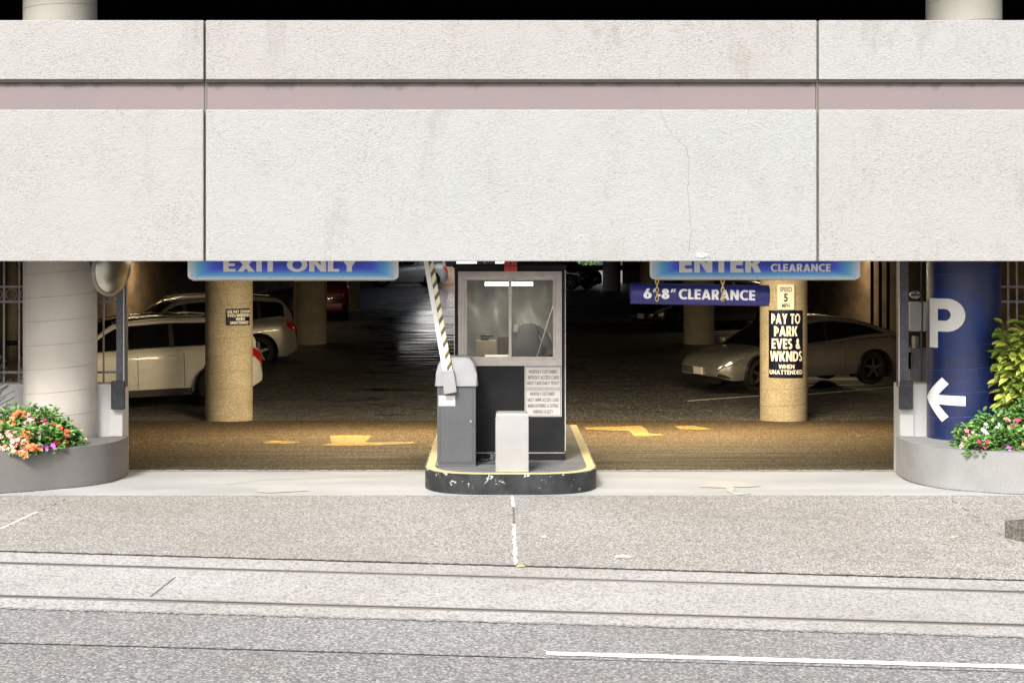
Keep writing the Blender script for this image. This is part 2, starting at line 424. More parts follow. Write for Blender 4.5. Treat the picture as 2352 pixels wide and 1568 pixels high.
M_boxw = simple('box_cream_paint', (.32, .312, .30), .5, var=.06, scale=4, fine=.04)
M_armw = simple('arm_white', (.82, .81, .77), .45, var=.02, fine=.03)
M_steel = simple('post_steel', (.065, .065, .075), .5, .2, var=.3, scale=12, fine=.5, fscale=70, bump=.2)
M_steeld = simple('post_steel_dark', (.022, .022, .026), .6, .1, var=.4, scale=12, fine=.5, fscale=70)
M_fence = simple('fence_steel', (.16, .15, .16), .5, .3, var=.3, scale=12, fine=.4)
M_bolt = simple('bolt_steel', (.45, .45, .44), .4, .7)
M_red = simple('red_paint', (.55, .055, .045), .5, var=.12, fine=.2)
M_black = simple('black_plastic', (.012, .012, .013), .45)
M_rubber = simple('tyre_rubber', (.014, .014, .015), .8)
M_sign = simple('sign_face', (.50, .475, .435), .6, var=.05, fine=.05)
M_signw = simple('sign_white', (.72, .71, .69), .5, var=.04, fine=.05)
M_signt = simple('sign_lettering_grey', (.06, .065, .085), .6)
M_navy = simple('sign_navy', (.006, .008, .03), .25, var=.2, fine=.3, fscale=60, coat=.3)
M_letter = simple('lettering_white', (.92, .91, .90), .5, var=.03, fine=.05)
M_pink = simple('lettering_faded_red', (.62, .33, .29), .6)
M_chain = simple('yellow_chain', (.75, .58, .18), .4, .2)
def m_kerbpaint():
    s = N('island_kerb_paint')
    c = s.mix(s.gr(s.noise(6, 4), .35, .65), (.012, .013, .014), (.034, .036, .038))
    sep = s.n('ShaderNodeSeparateXYZ'); s.l(s.tc.outputs['Object'], sep.inputs[0])
    hi = s.gr(sep.outputs[2], .02, .19, 0, .075)
    chip = s.gr(s.math('ADD', s.noise(13, 5, .7), hi), .665, .69)
    c = s.mix(chip, c, (.55, .53, .48))
    c = s.mix(s.gr(s.noise(9, 4, .7, (1, 1, .4)), .62, .75, 0, .5), c, (.15, .15, .15))
    s.col(c); s.bump(s.noise(25, 4, .7), .4, .01)
    return s.set(.5, spec=.4)
M_kpaint = m_kerbpaint()
def m_ytop():
    s = N('kerb_yellow_top')
    c = s.mix(s.gr(s.noise(14, 5, .7), .55, .66), (.66, .56, .26), (.48, .46, .42))
    s.col(c); s.bump(s.noise(40, 3), .3, .005); return s.set(.65)
M_ytop = m_ytop()
M_islet = simple('island_concrete', (.16, .16, .165), .8, var=.2, scale=5, fine=.2, fscale=50, bump=.3)
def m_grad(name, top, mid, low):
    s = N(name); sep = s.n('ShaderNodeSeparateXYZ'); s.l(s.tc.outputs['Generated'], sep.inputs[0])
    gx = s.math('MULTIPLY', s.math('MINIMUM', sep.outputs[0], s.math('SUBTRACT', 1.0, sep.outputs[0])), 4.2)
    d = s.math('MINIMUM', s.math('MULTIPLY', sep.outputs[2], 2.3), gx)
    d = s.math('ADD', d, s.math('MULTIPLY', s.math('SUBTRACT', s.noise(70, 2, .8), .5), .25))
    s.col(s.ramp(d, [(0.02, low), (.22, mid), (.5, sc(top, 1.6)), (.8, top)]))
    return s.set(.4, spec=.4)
M_signblue = m_grad('sign_blue_fade', (.055, .09, .62), (.16, .58, .95), (.82, .88, .93))  # edge glow painted into the blue: paler towards the bottom and ends
M_bar = simple('clearance_bar_paint', (.030, .030, .19), .45, var=.25, scale=3, fine=.35, fscale=50)
def m_arm():
    s = N('arm_hazard_tape'); sep = s.n('ShaderNodeSeparateXYZ'); s.l(s.tc.outputs['Object'], sep.inputs[0])
    t = s.math('FRACT', s.math('DIVIDE', s.math('SUBTRACT', sep.outputs[2], s.math('MULTIPLY', sep.outputs[0], 1.15)), .126))
    k = s.math('LESS_THAN', t, .36); k2 = s.math('LESS_THAN', s.math('ABSOLUTE', s.math('SUBTRACT', t, .20)), .245)
    c = s.mix(k2, (.80, .76, .55), (.60, .46, .08)); c = s.mix(k, c, (.10, .075, .06)); s.col(c)
    return s.set(.45)
M_tape = m_arm()
def m_glass(name, tint=(1, 1, 1), refl=.12):
    m = bpy.data.materials.new(name); m.use_nodes = True; t = m.node_tree; t.nodes.clear()
    o = t.nodes.new('ShaderNodeOutputMaterial'); a = t.nodes.new('ShaderNodeBsdfTransparent'); a.inputs[0].default_value = (*tint, 1)
    g = t.nodes.new('ShaderNodeBsdfGlossy'); g.inputs['Roughness'].default_value = .03; g.inputs[0].default_value = (1, 1, 1, 1)
    mx = t.nodes.new('ShaderNodeMixShader'); fr = t.nodes.new('ShaderNodeFresnel'); fr.inputs[0].default_value = 1.5
    mu = t.nodes.new('ShaderNodeMath'); mu.operation = 'MULTIPLY'; mu.inputs[1].default_value = refl * 8
    t.links.new(fr.outputs[0], mu.inputs[0]); t.links.new(mu.outputs[0], mx.inputs[0])
    t.links.new(a.outputs[0], mx.inputs[1]); t.links.new(g.outputs[0], mx.inputs[2]); t.links.new(mx.outputs[0], o.inputs[0])
    return m
M_glass = m_glass('booth_glass', (.88, .88, .87))
M_tube = emis('lit_tube', (1.0, .95, .72), 5.0)
M_carglass = simple('car_glass', (.006, .006, .008), .08, var=0, fine=0, spec=.6)
def paint(name, c, rough=.3, metal=0.0):
    return simple(name, c, rough, metal, var=.04, fine=.10, fscale=60, coat=.6)
M_chrome = simple('chrome', (.6, .6, .58), .2, 1.0, var=.1, fine=0)
M_rimdk = simple('wheel_alloy', (.16, .15, .14), .35, .7, fine=.2)
M_lampred = simple('tail_lamp_red', (.50, .015, .02), .15, var=.3, scale=20, coat=.8)
M_lampw = simple('head_lamp_clear', (.35, .35, .36), .12, .5, var=.5, scale=25, coat=.8)
def m_mirror():
    s = N('mirror_face'); s.col((.60, .58, .50)); return s.set(.28, 1.0)
M_mirror = m_mirror()
M_soil = simple('soil', (.035, .028, .02), .95, var=.3)

# ------------------------------------------------------------------ ground and road
def ground_patch(name, mat, D0, D1, x0=-45, x1=45, lift=0.0, nx=2, nd=1, kind='structure'):
    bm = bm_new(); g = []
    for j in range(nd + 1):
        D = D0 + (D1 - D0) * j / nd; row = []
        for i in range(nx + 1):
            x = x0 + (x1 - x0) * i / nx
            row.append(bm.verts.new((x, D, gz(x, D) + lift)))
        g.append(row)
    for j in range(nd):
        for i in range(nx): bm.faces.new((g[j][i], g[j][i + 1], g[j + 1][i + 1], g[j + 1][i]))
    return tag(link(name, bm, mat), kind=kind)
bm = bm_new()
for f in [[(-400, -200), (400, -200), (400, 400), (-400, 400)]]:
    bm.faces.new([bm.verts.new((x, y, -.0285 * max(-60, min(60, x)) - 2.2)) for x, y in f])
tag(link('ground', bm, M_base), kind='structure')
GW = .052
DR = (13.18, 11.97)
ground_patch('road', M_asph, 10.62, 11.59)
ground_patch('road_near_lane', M_asph2, -25, 10.605)
ground_patch('track_bed', M_track, 11.59, DR[1] - GW, lift=.002)
ground_patch('track_bed_middle', M_track, DR[1] + GW, DR[0] - GW, lift=.002)
ground_patch('track_bed_kerbside', M_track, DR[0] + GW, 13.645, lift=.002)
ground_patch('pavement', M_side, 13.675, 16.99, nx=12, nd=10, lift=.004)
ground_patch('apron', M_apron, 16.99, 18.9, x0=-10.7, x1=10.7)
# a band of pavement beside the building on either side of the apron
for x0, x1 in ((-45, -10.7), (10.7, 45)): ground_patch('pavement_side', M_side, 16.99, 90, x0=x0, x1=x1, nd=1)
def strip(name, pts, w, mat, lift=.008, jit=0.0, kind='structure', ns=40):
    """thin ragged strip along ground points"""
    bm = bm_new(); rows = []
    P0 = [Vector(p) for p in pts]; seg = []
    for a, b in zip(P0, P0[1:]):
        for k in range(ns): seg.append(a.lerp(b, k / ns))
    seg.append(P0[-1])
    for i, p in enumerate(seg):
        d = (seg[min(i + 1, len(seg) - 1)] - seg[max(0, i - 1)]); d.z = 0; d.normalize(); n = Vector((-d.y, d.x, 0))
        a = w * (.5 + random.uniform(-jit, jit)); b = w * (.5 + random.uniform(-jit, jit))
        q = []
        for s_, ww in ((1, a), (-1, b)):
            c = p + n * s_ * ww; q.append(bm.verts.new((c.x, c.y, gz(c.x, c.y) + lift)))
        rows.append(q)
    for a, b in zip(rows, rows[1:]): bm.faces.new((a[0], a[1], b[1], b[0]))
    return tag(link(name, bm, mat), kind=kind)
bm = bm_new()
for D0, D1 in ((13.645, 13.675),):
    bm.faces.new([bm.verts.new((x, d, gz(x, d) - .02)) for x, d in ((-45, D0), (45, D0), (45, D1), (-45, D1))])
tag(link('kerb_joint', bm, M_crack), kind='structure')
bm = bm_new(); bm.faces.new([bm.verts.new((x, d, gz(x, d) - .006)) for x, d in ((-45, 10.605), (45, 10.605), (45, 10.62), (-45, 10.62))])
tag(link('road_joint', bm, M_asph2), kind='structure')
strip('track_edge', [(-8, 11.59, 0), (8, 11.59, 0)], .05, M_asph, .005, .5, ns=900)
strip('apron_edge', [(-10, 18.9, 0), (10, 18.9, 0)], .09, M_apron, .006, .5, ns=500)
strip('kerb_crack', [(-9, 13.655, 0), (9, 13.655, 0)], .042, M_crack, .007, .35, ns=700)
strip('lane_line', [G(1255, 1501), Vector((30, 10.73, 0))], .10, M_lane, .006, .06, ns=300)
strip('painted_joint', [G(1177, 1140.5), G(1179, 1165)], .026, M_lane, .008, .3)
strip('painted_joint', [G(1180, 1205), G(1184, 1298)], .026, M_lane, .008, .45, ns=60)
strip('pavement_joint', [G(1179, 1160), G(1181, 1210)], .018, M_hair, .007, .3)
strip('pavement_joint', [G(0, 1216), G(150, 1148)], .02, M_crack, .006, .3)
strip('painted_joint', [G(0, 1216), G(85, 1177)], .03, M_lane, .009, .4)
strip('pavement_joint', [G(2180, 1145), G(2330, 1250)], .018, M_hair, .006, .3)
strip('track_bed_crack', [G(403, 1326), G(345, 1371)], .012, M_hair, .006, .4)
strip('road_crack', [G(0, 1477), G(600, 1492), G(1250, 1512)], .012, M_crack, .005, .5, ns=120)
strip('apron_crack', [G(520, 1113), G(600, 1103), G(930, 1092)], .008, M_hair, .005, .5)
# tram rails with their flangeway grooves
for i, D in enumerate(DR):
    bm = bm_new()
    prof = [(-GW, -.05), (-GW, .004), (-.012, .005), (-.010, -.035), (.026, -.035), (.028, .003), (GW, .004), (GW, -.05)]
    rows = [[bm.verts.new((x, D + a, gz(x, D) + h)) for a, h in prof] for x in (-45, 0, 45)]
    for a, b in zip(rows, rows[1:]):
        for k in range(len(prof) - 1):
            f = bm.faces.new((a[k], a[k + 1], b[k + 1], b[k])); f.material_index = 1 if k in (2, 3, 4) else 0
    o = link('tram_rail', bm, [M_rail, M_groove])
    tag(o, ('brown grooved tram rail in the pale concrete, the one nearer the pavement', 'brown grooved tram rail in the pale concrete, the one nearer the grey road')[i], 'rail', 'grooved tram rails in the street', 'thing')
def paint_poly(name, uv, mat, lift=.006):
    bm = bm_new(); bm.faces.new([bm.verts.new(G(u, v, lift)) for u, v in uv])
    return tag(link(name, bm, mat), kind='structure')
def c5(x, y): return ((1000 + x / 2.94) / 1.7415, (1700 + y / 2.94) / 1.7415)
def c6(x, y): return ((2240 + x / 1.729) / 1.7415, (1680 + y / 1.729) / 1.7415)
# ------------------------------------------------------------------ garage building
gar = thing('parking_garage', (0, 16.7, 0), 'pale stucco parking garage with a rose band over its wide driveway opening', 'building')
for nm, pf, mt in (('ramp', PROF[:2], M_ramp), ('floor', PROF[1:], M_gfloor)):
    bm = bm_new(); prev = None
    for D, z in pf:
        row = [bm.verts.new((x, D, z)) for x in (-10.7, 10.7)]
        if prev: bm.faces.new((prev[0], prev[1], row[1], row[0]))
        prev = row
    tag(link(nm, bm, mt), kind='structure')
paint_poly('painted_arrow', [c5(*q) for q in ((940, 130), (1060, 122), (1430, 122), (1355, 205), (1900, 198), (1970, 218), (1500, 240), (1000, 248), (820, 240), (960, 215))], M_yel)
paint_poly('painted_arrow_tip', [c5(*q) for q in ((140, 207), (260, 183), (600, 200), (480, 222), (200, 222))], M_yel)
paint_poly('painted_arrow_entry', [c6(*q) for q in ((170, 52), (560, 40), (600, 66), (612, 92), (730, 103), (640, 112), (512, 112), (480, 76), (180, 66))], M_yel)
paint_poly('painted_arrow_entry_tip', [c6(*q) for q in ((790, 42), (920, 40), (1050, 62), (960, 68), (820, 62))], M_yel)
paint_poly('faded_arrow', [c6(*q) for q in ((1060, 425), (1250, 428), (1390, 458), (1280, 466), (1200, 462), (1210, 478), (1195, 500), (1330, 512), (1210, 522), (1150, 490), (1150, 470), (960, 464))], M_yelpale)
paint_poly('faded_arrow_exit', [c5(*q) for q in ((100, 750), (600, 745), (700, 775), (230, 800), (80, 790))], M_yelpale)

DF = 16.7; S = F / DF
ZT, ZA, ZB, ZL = 4.839, 4.241, 3.938, 2.408
JX = [-10.7, -9.15, -2.958, 3.233, 9.42, 10.7]; JG = .012
labels_lower = [None, 'warm white lower stucco panel on the left', 'cool white lower stucco panel in the middle with a fine crack', 'warm white lower stucco panel on the right', None]
for k in range(5):
    x0 = JX[k] + (JG if k else 0); x1 = JX[k + 1] - (JG if k < 4 else 0)
    mu = (M_stucco_warm, M_stucco_warm, M_stucco_rose, M_stucco_cool, M_stucco_cool)[k]
    ml = (M_stucco_warm, M_stucco_warm, M_stucco_cool, M_stucco_warm, M_stucco_warm)[k]
    bm = bm_new(); box(bm, x0, x1, DF, DF + .30, ZA, ZT, .008); link('upper_panel', bm, mu, gar)
    bm = bm_new(); box(bm, x0 + .004, x1 - .004, DF + .055, DF + .30, ZB - .02, ZA + .02); link('rose_band', bm, M_band, gar)
    bm = bm_new(); box(bm, x0, x1, DF, DF + .30, ZL, ZB, .010); o = link('lower_panel', bm, ml, gar)
    if labels_lower[k]: o['label'] = labels_lower[k]
    bm = bm_new(); box(bm, x0, x1, DF + .012, DF + .055, ZA - .028, ZA - .001); link('lip_shade_strip', bm, M_lip, gar)
for x in JX[1:-1]:
    bm = bm_new(); box(bm, x - JG + .001, x + JG - .001, DF + .060, DF + .29, ZL + .003, ZT - .003); link('panel_sealant', bm, M_joint, gar)
# the long hairline crack and the chipped, patched lower edge of the middle panel
def c7(x, y): return ((2048 + x / 1.1484) / 1.7415, (y / 1.1484) / 1.7415)
bm = bm_new()
def crack(bm, pts, D, w):
    q = [P(u, v, D) for u, v in pts]; seg = []
    for a, b in zip(q, q[1:]):
        n = max(2, int((b - a).length / .035))
        for k in range(n): seg.append(a.lerp(b, k / n) + Vector((random.uniform(-.006, .006), 0, 0)))
    seg.append(q[-1]); rows = [[bm.verts.new((p.x - w * random.uniform(.2, .8), p.y, p.z)), bm.verts.new((p.x + w * random.uniform(.2, .8), p.y, p.z))] for p in seg]
    for a, b in zip(rows, rows[1:]): bm.faces.new((a[0], a[1], b[1], b[0]))
crack(bm, [c7(*q) for q in ((684, 512), (700, 560), (740, 625), (790, 672), (806, 684), (812, 760), (806, 880), (815, 960), (822, 1060), (812, 1155))], DF - .002, .0028)
crack(bm, [c7(*q) for q in ((680, 300), (678, 362))], DF - .002, .002)
link('wall_crack', bm, M_hair, gar)
bm = bm_new(); crack(bm, [c7(*q) for q in ((668, 382), (666, 420), (680, 470), (684, 502))], DF + .053, .0022); link('band_crack', bm, M_hair, gar)
bm = bm_new()
c0 = P(*c7(872, 1175), DF); pts = []
for k in range(22):
    a = 2 * math.pi * k / 22; rr = random.uniform(.8, 1.15); pts.append((c0.x + math.cos(a) * .075 * rr, c0.z + .008 + math.sin(a) * .028 * rr))
plate(bm, pts, DF - .006, DF + .02)
link('edge_patch', bm, simple('patch_plaster', (.42, .42, .41), .8, bump=.5, bscale=50), gar)
bm = bm_new(); crack(bm, [c7(*q) for q in ((868, 1160), (876, 1172), (888, 1180), (880, 1190))], DF - .008, .004); link('edge_chip', bm, M_crack, gar)

# slabs, soffits, walls
bm = bm_new(); box(bm, -10.7, 10.7, DF + .30, 58, 2.75, 3.0); box(bm, -10.7, -3.6, 58.001, 92, 2.75, 3.0); box(bm, -1.2, 10.7, 58.001, 92, 2.75, 3.0); link('ceiling', bm, M_ceil, gar)  # gap added in the unseen far ceiling to let daylight onto the floor
bm = bm_new(); box(bm, -10.7, 10.7, DF + .1, 60, 6.8, 7.0); link('upper_soffit', bm, M_dkceil, gar)
bm = bm_new(); box(bm, -10.7, 10.7, DF, DF + .3, 6.6, 8.6, .01); link('top_fascia', bm, M_stucco_warm, gar)
bm = bm_new(); box(bm, -10.7, 10.7, 44, 44.2, 3.0, 6.8); link('upper_back_wall', bm, M_dkceil, gar)
for s_ in (-1, 1):
    bm = bm_new(); box(bm, s_ * 10.5, s_ * 10.7, DF + .3, 92, -.8, 2.75); box(bm, s_ * 10.5, s_ * 10.7, DF + .3, 60, 3.0, 6.8)
    link('side_wall', bm, M_gwall, gar)
# back of the deck: parapet with a bright gap
bm = bm_new()
box(bm, -10.5, P(1366, 600, 91).x, 91, 91.2, .4, 1.52); box(bm, P(1430, 600, 91).x, 10.5, 91, 91.2, .4, 2.75)
box(bm, -10.5, -5.6, 91, 91.2, 1.52, 2.75)
link('back_parapet', bm, M_gwall, gar)
bm = bm_new(); box(bm, P(1292, 0, 80).x, 10.5, 80, 80.25, 1.46, 1.72); link('pipe_rail', bm, M_ceil, gar)
# columns
def column(name, cx, cy, r, z0, z1, mat, label=None, seams=True, seam_mat=M_seam, pitch=.262, slope=.055, first=0.0):
    bm = bm_new(); lathe(bm, [(r, z0), (r, z1)], (cx, cy, 0), 72)
    o = link(name, bm, mat, gar); smooth_angle(o, 40)
    if label: o['label'] = label
    if seams:                                               # the spiral seams the paper tube form left
        bm = bm_new(); z = z0 - .3 + first
        while z < z1 - .02:
            rows = []
            for k in range(41):
                a = R(-180 + 180 * k / 40); zz = z + slope * (k / 40) * 1.6 + random.uniform(-.0015, .0015)
                if zz < z0 + .01 or zz > z1 - .01: rows.append(None); continue
                c_, s_ = math.cos(a), math.sin(a)
                h = .0028 * random.uniform(.5, 1.2)
                rows.append([bm.verts.new((cx + (r + .0015) * c_, cy + (r + .0015) * s_, zz - h)), bm.verts.new((cx + (r + .004) * c_, cy + (r + .004) * s_, zz)), bm.verts.new((cx + (r + .0015) * c_, cy + (r + .0015) * s_, zz + h))])
            for a, b in zip(rows, rows[1:]):
                if a and b:
                    bm.faces.new((a[0], a[1], b[1], b[0])); bm.faces.new((a[1], a[2], b[2], b[1]))
            z += pitch
        link('seam', bm, seam_mat, o)
    return o
CL = ((138.5 - UC) * 18.5 / F, 18.5); CR = ((2213.5 - UC) * 18.5 / F, 18.5); RC = .404
column('column', CL[0], CL[1], RC, .43, 2.75, M_colw, 'cream painted round column beside the flower planter')
column('column', CL[0], CL[1], RC, 3.0, 6.8, M_colt, first=.11)
blue = column('column', CR[0], CR[1], RC, .43, 2.75, M_blue, 'navy blue round column with a white P and an arrow', seam_mat=simple('blue_seam', (.06, .09, .24), .5))
column('column', CR[0], CR[1], RC + .01, 3.0, 6.8, M_colt, first=.2)
C2 = {}
for i, (cu, D, w, lab) in enumerate(((526, 30.0, 108, 'sand coloured round column with a small navy notice'), (1800, 30.0, 108, 'sand coloured round column carrying the speed and pay signs'),
                                     (713, 42.4, 75, None), (1605, 42.4, 70, None), (799, 54.6, 55, None), (1498, 54.6, 55, None), (1405, 78, 41, None))):
    cx = (cu - UC) * D / F; r = w * D / F / 2; C2[i] = (cx, D, r)
    column('column', cx, D, r, gz(cx, D) - .05, 2.75, M_incol if D < 70 else M_colw, lab, seams=i < 2, pitch=.3, seam_mat=simple('dark_seam', (.22, .19, .15), .9))
# lettering on the blue column: disc, P, arrow (arc lengths from the side that faces the street)
cx, cy = CR
def arc(u): return (math.asin(max(-.985, min(.985, (u - 2213.5) / 85.0))) - math.atan(CR[0] / CR[1])) * RC
def zc(v): return HC - (v - VC) * (18.15) / F
bm = bm_new()
pr = .385; c0s = arc(2189); cz = zc(739)
plate_pts = [(c0s + pr * math.cos(2 * math.pi * k / 64), cz + pr * math.sin(2 * math.pi * k / 64)) for k in range(64)]
bm.faces.new([bm.verts.new((x, -.0015, z)) for x, z in plate_pts]); 
for v in bm.verts: v.co.y = .0  # flat drawing
for v in bm.verts: v.co.y = -.0045
wrap(bm, cx, cy, RC, .025); o = link('painted_disc', bm, M_disc, blue, recalc=True)
bm = bm_new()
def P_letter(bm, x0, xs, xc, x1, z0, z1, zi0, zi1, zb, y):
    n = 24; zm = (z1 + zb) / 2; ro = (z1 - zb) / 2; rx = (x1 - xs) * .62; cxo = x1 - rx
    ri = (zi1 - zi0) / 2; zim = (zi1 + zi0) / 2; rxi = (xc - xs) * .45; cxi = xc - rxi
    vo = [bm.verts.new((cxo + rx * math.cos(a), y, zm + ro * math.sin(a))) for a in [R(90 - 180 * k / n) for k in range(n + 1)]]
    vi = [bm.verts.new((cxi + rxi * math.cos(a), y, zim + ri * math.sin(a))) for a in [R(90 - 180 * k / n) for k in range(n + 1)]]
    for k in range(n): bm.faces.new((vo[k], vo[k + 1], vi[k + 1], vi[k]))
    bm.faces.new((bm.verts.new((xs, y, z1)), vo[0], vi[0], bm.verts.new((xs, y, zi1))))
    bm.faces.new((bm.verts.new((xs, y, zi0)), vi[-1], vo[-1], bm.verts.new((xs, y, zb))))
    bm.faces.new([bm.verts.new(q) for q in ((x0, y, z0), (xs, y, z0), (xs, y, z1), (x0, y, z1))])
P_letter(bm, arc(2138), arc(2156.5), arc(2185), arc(2217), zc(800), zc(686), zc(737), zc(710), zc(762), -.006)
wrap(bm, cx, cy, RC, .02); link('letter', bm, M_whitepaint, blue)
bm = bm_new()
ar = [(2131.8, 917.5), (2145, 892), (2166, 867.7), (2181, 882), (2157.6, 908.5), (2217.4, 909), (2217.4, 931), (2157.6, 930), (2180.5, 957), (2166, 970), (2145, 943)]
bm.faces.new([bm.verts.new((arc(u), -.008, zc(v))) for u, v in ar])
bm.normal_update(); bmesh.ops.triangulate(bm, faces=bm.faces[:])
wrap(bm, cx, cy, RC, .02); link('arrow', bm, M_letter, blue)

def m_gloss():  # added gloss layer that gives the floor streaks of reflected daylight
    s = N('gloss_asphalt'); s.col((.035, .033, .032))
    s.l(s.gr(s.noise(1.4, 5, .7, (.4, 2.5, 1)), .4, .6, .05, .22), s.b.inputs['Roughness'])
    s.bump(s.noise(1.6, 6, .75, (.35, 2.2, 1)), .35, .008)
    s.b.inputs['Specular IOR Level'].default_value = .8
    sep = s.n('ShaderNodeSeparateXYZ'); s.l(s.tc.outputs['Generated'], sep.inputs[0])
    a = s.math('ADD', s.gr(sep.outputs[0], .25, .75, 0, .75), s.math('MULTIPLY', s.math('SUBTRACT', s.noise(1.1, 5, .7, (.5, 3.0, 1)), .5), 2.6))
    a = s.math('ADD', a, s.gr(sep.outputs[1], 0, .35, -.6, 0)); s.l(s.gr(a, .40, .62), s.b.inputs['Alpha'])
    return s.m
bm = bm_new(); xs_ = [-7 + .5 * k for k in range(13)]
ys_ = [30.2, 34, 38, 42.35, 46, 50, 54.55, 62, 70, 78, 86, 90]
g = [[bm.verts.new((x, y, gz(x, y) + .005)) for x in xs_] for y in ys_]
for a, b in zip(g, g[1:]):
    for k in range(len(xs_) - 1): bm.faces.new((a[k], a[k + 1], b[k + 1], b[k]))
tag(link('gloss_sheet', bm, m_gloss()), kind='structure')
# ------------------------------------------------------------------ knee walls, posts, planters
for s_, u_near, D0, lab, back in ((-1, 283, 18.56, 'low white wall behind the planter and cream column', -10.5), (1, 2066, 18.56, 'low white wall behind the planter and blue column', 10.5)):
    x = (u_near - UC) * D0 / F
    w = thing('low_wall', (x, D0, 0), lab, 'wall')
    bm = bm_new(); box(bm, min(x, back), max(x, back), D0, D0 + .28, 0, 1.02, .012); link('wall_body', bm, M_wall, w)
    bm = bm_new(); a = x + s_ * .0; box(bm, min(a, a + s_ * .155), max(a, a + s_ * .155), D0 - .035, D0, .432, 1.015, .008); link('pilaster', bm, M_wall, w)
def gate_post(u0, u1, b0, b1, bright, lab):
    D = 18.5; p = thing('steel_post', (P((u0 + u1) / 2, 600, D).x, D, 1.0), lab, 'post', 'steel posts at the driveway edges')
    x0, x1 = P(u0, 0, D).x, P(u1, 0, D).x
    bm = bm_new(); box(bm, x0, x1, D - .03, D + .07, .99, 2.75, .008); link('post', bm, M_steel, p)
    bm = bm_new(); e = x1 - .03 if bright > 0 else x0
    box(bm, e, e + .012, D - .042, D - .0302, 1.0, 2.7, .003); link('edge_highlight', bm, M_alu, p)  # pale strip added as the highlight along the post edge
    bm = bm_new(); xa, xb = P(b0, 0, 18.45).x, P(b1, 0, 18.45).x
    box(bm, xa, xb, D - .06, D - .004, zc2(940, D - .06), zc2(875, D - .06), .006); link('anchor_box', bm, M_steeld, p)
def zc2(v, D): return HC - (v - VC) * D / F
gate_post(268, 291, 255, 286, 1, 'dark steel post on the low wall beside the round mirror')
gate_post(2062, 2086, 2066, 2097, -1, 'dark steel post on the low wall beside the blue column')
def fence(xs, rings, x0, x1, D, lab):
    r0 = thing('steel_fence', ((x0 + x1) / 2, D, 1.02), lab, 'fence', 'steel fences on the low walls')
    for x in xs:
        bm = bm_new(); box(bm, x - .009, x + .009, D - .009, D + .009, 1.02, 2.75); link('bar', bm, M_fence, r0)
    for v in (658.5, 692.7, 854.6):
        z = zc2(v, D); bm = bm_new(); box(bm, x0, x1, D - .012, D + .012, z - .012, z + .012); link('rail', bm, M_fence, r0)
    for x in rings:
        bm = bm_new(); z = zc2(675.6, D); n = 32
        tube(bm, [(x + .062 * math.cos(2 * math.pi * k / n), D, z + .062 * math.sin(2 * math.pi * k / n)) for k in range(n + 1)], .007, 6, caps=False)
        link('ring', bm, M_fence, r0, smooth=True)
DFc = 18.68
px = lambda u: (u - UC) * DFc / F
fence([px(9 - 34.4 * k) for k in range(5)] + [px(44)], [px(26.5 - 34.4 * k) for k in range(4)] + [px(60)], px(-160), px(75), DFc, 'steel fence with a row of rings, left of the cream column')
fence([px(238), px(211)], [px(252), px(224)], px(205), px(270), DFc, 'narrow steel fence panel between the cream column and the post')
fence([px(2316 + 20 * k) for k in range(8)], [], px(2300), px(2470), DFc, 'dark steel fence right of the blue column behind the shrub')
# planters
def planter(front, back_x, lab, mat, side):
    p = thing('planter', (front[len(front) // 2][0], front[len(front) // 2][1], 0), lab, 'planter', 'curved concrete planters at the driveway')
    pts = list(front) + [(back_x, 18.56), (front[0][0], 18.56)]
    bm = bm_new(); prism(bm, pts, -.1, .43, bev=.012); o = link('planter_wall', bm, mat, p); smooth_angle(o, 30)
    ins = [(x + (-.16 if side < 0 else .16), min(y + .16, 18.3)) for x, y in front if (x < -4.75 if side < 0 else x > 5.15)]
    a = ins + [(back_x, 18.45), (ins[0][0], 18.45)]
    bm = bm_new(); prism(bm, a, .40, .45); link('soil', bm, M_soil, p)
    return p
def smooth_pts(pts, n=6):
    o = []
    for i in range(len(pts) - 1):
        p0 = Vector(pts[max(i - 1, 0)]); p1 = Vector(pts[i]); p2 = Vector(pts[i + 1]); p3 = Vector(pts[min(i + 2, len(pts) - 1)])
        for k in range(n):
            t = k / n; o.append(tuple(.5 * ((2 * p1) + (-p0 + p2) * t + (2 * p0 - 5 * p1 + 4 * p2 - p3) * t * t + (-p0 + 3 * p1 - 3 * p2 + p3) * t ** 3)))
    o.append(tuple(pts[-1])); return o
lf = smooth_pts([(-4.150, 18.60), (-4.177, 18.05), (-4.35, 17.72), (-4.616, 17.48), (-5.16, 17.14), (-5.8, 17.03), (-7.0, 17.02), (-8.2, 17.3)])
rf = smooth_pts([(4.475, 18.60), (4.50, 17.95), (4.66, 17.55), (4.90, 17.32), (5.43, 17.06), (6.1, 17.01), (7.2, 17.02), (8.4, 17.3)])
planter(lf, -8.2, 'shade-darkened curved concrete planter with orange and pink flowers', M_conc_l, -1)
for pts_ in (lf, rf):
    strip('planter_base_joint', [(x, y, 0) for x, y in pts_[2:]], .022, M_crack, .005, .45, ns=10)
planter(rf, 8.4, 'light grey curved concrete planter by the blue column', M_conc, 1)

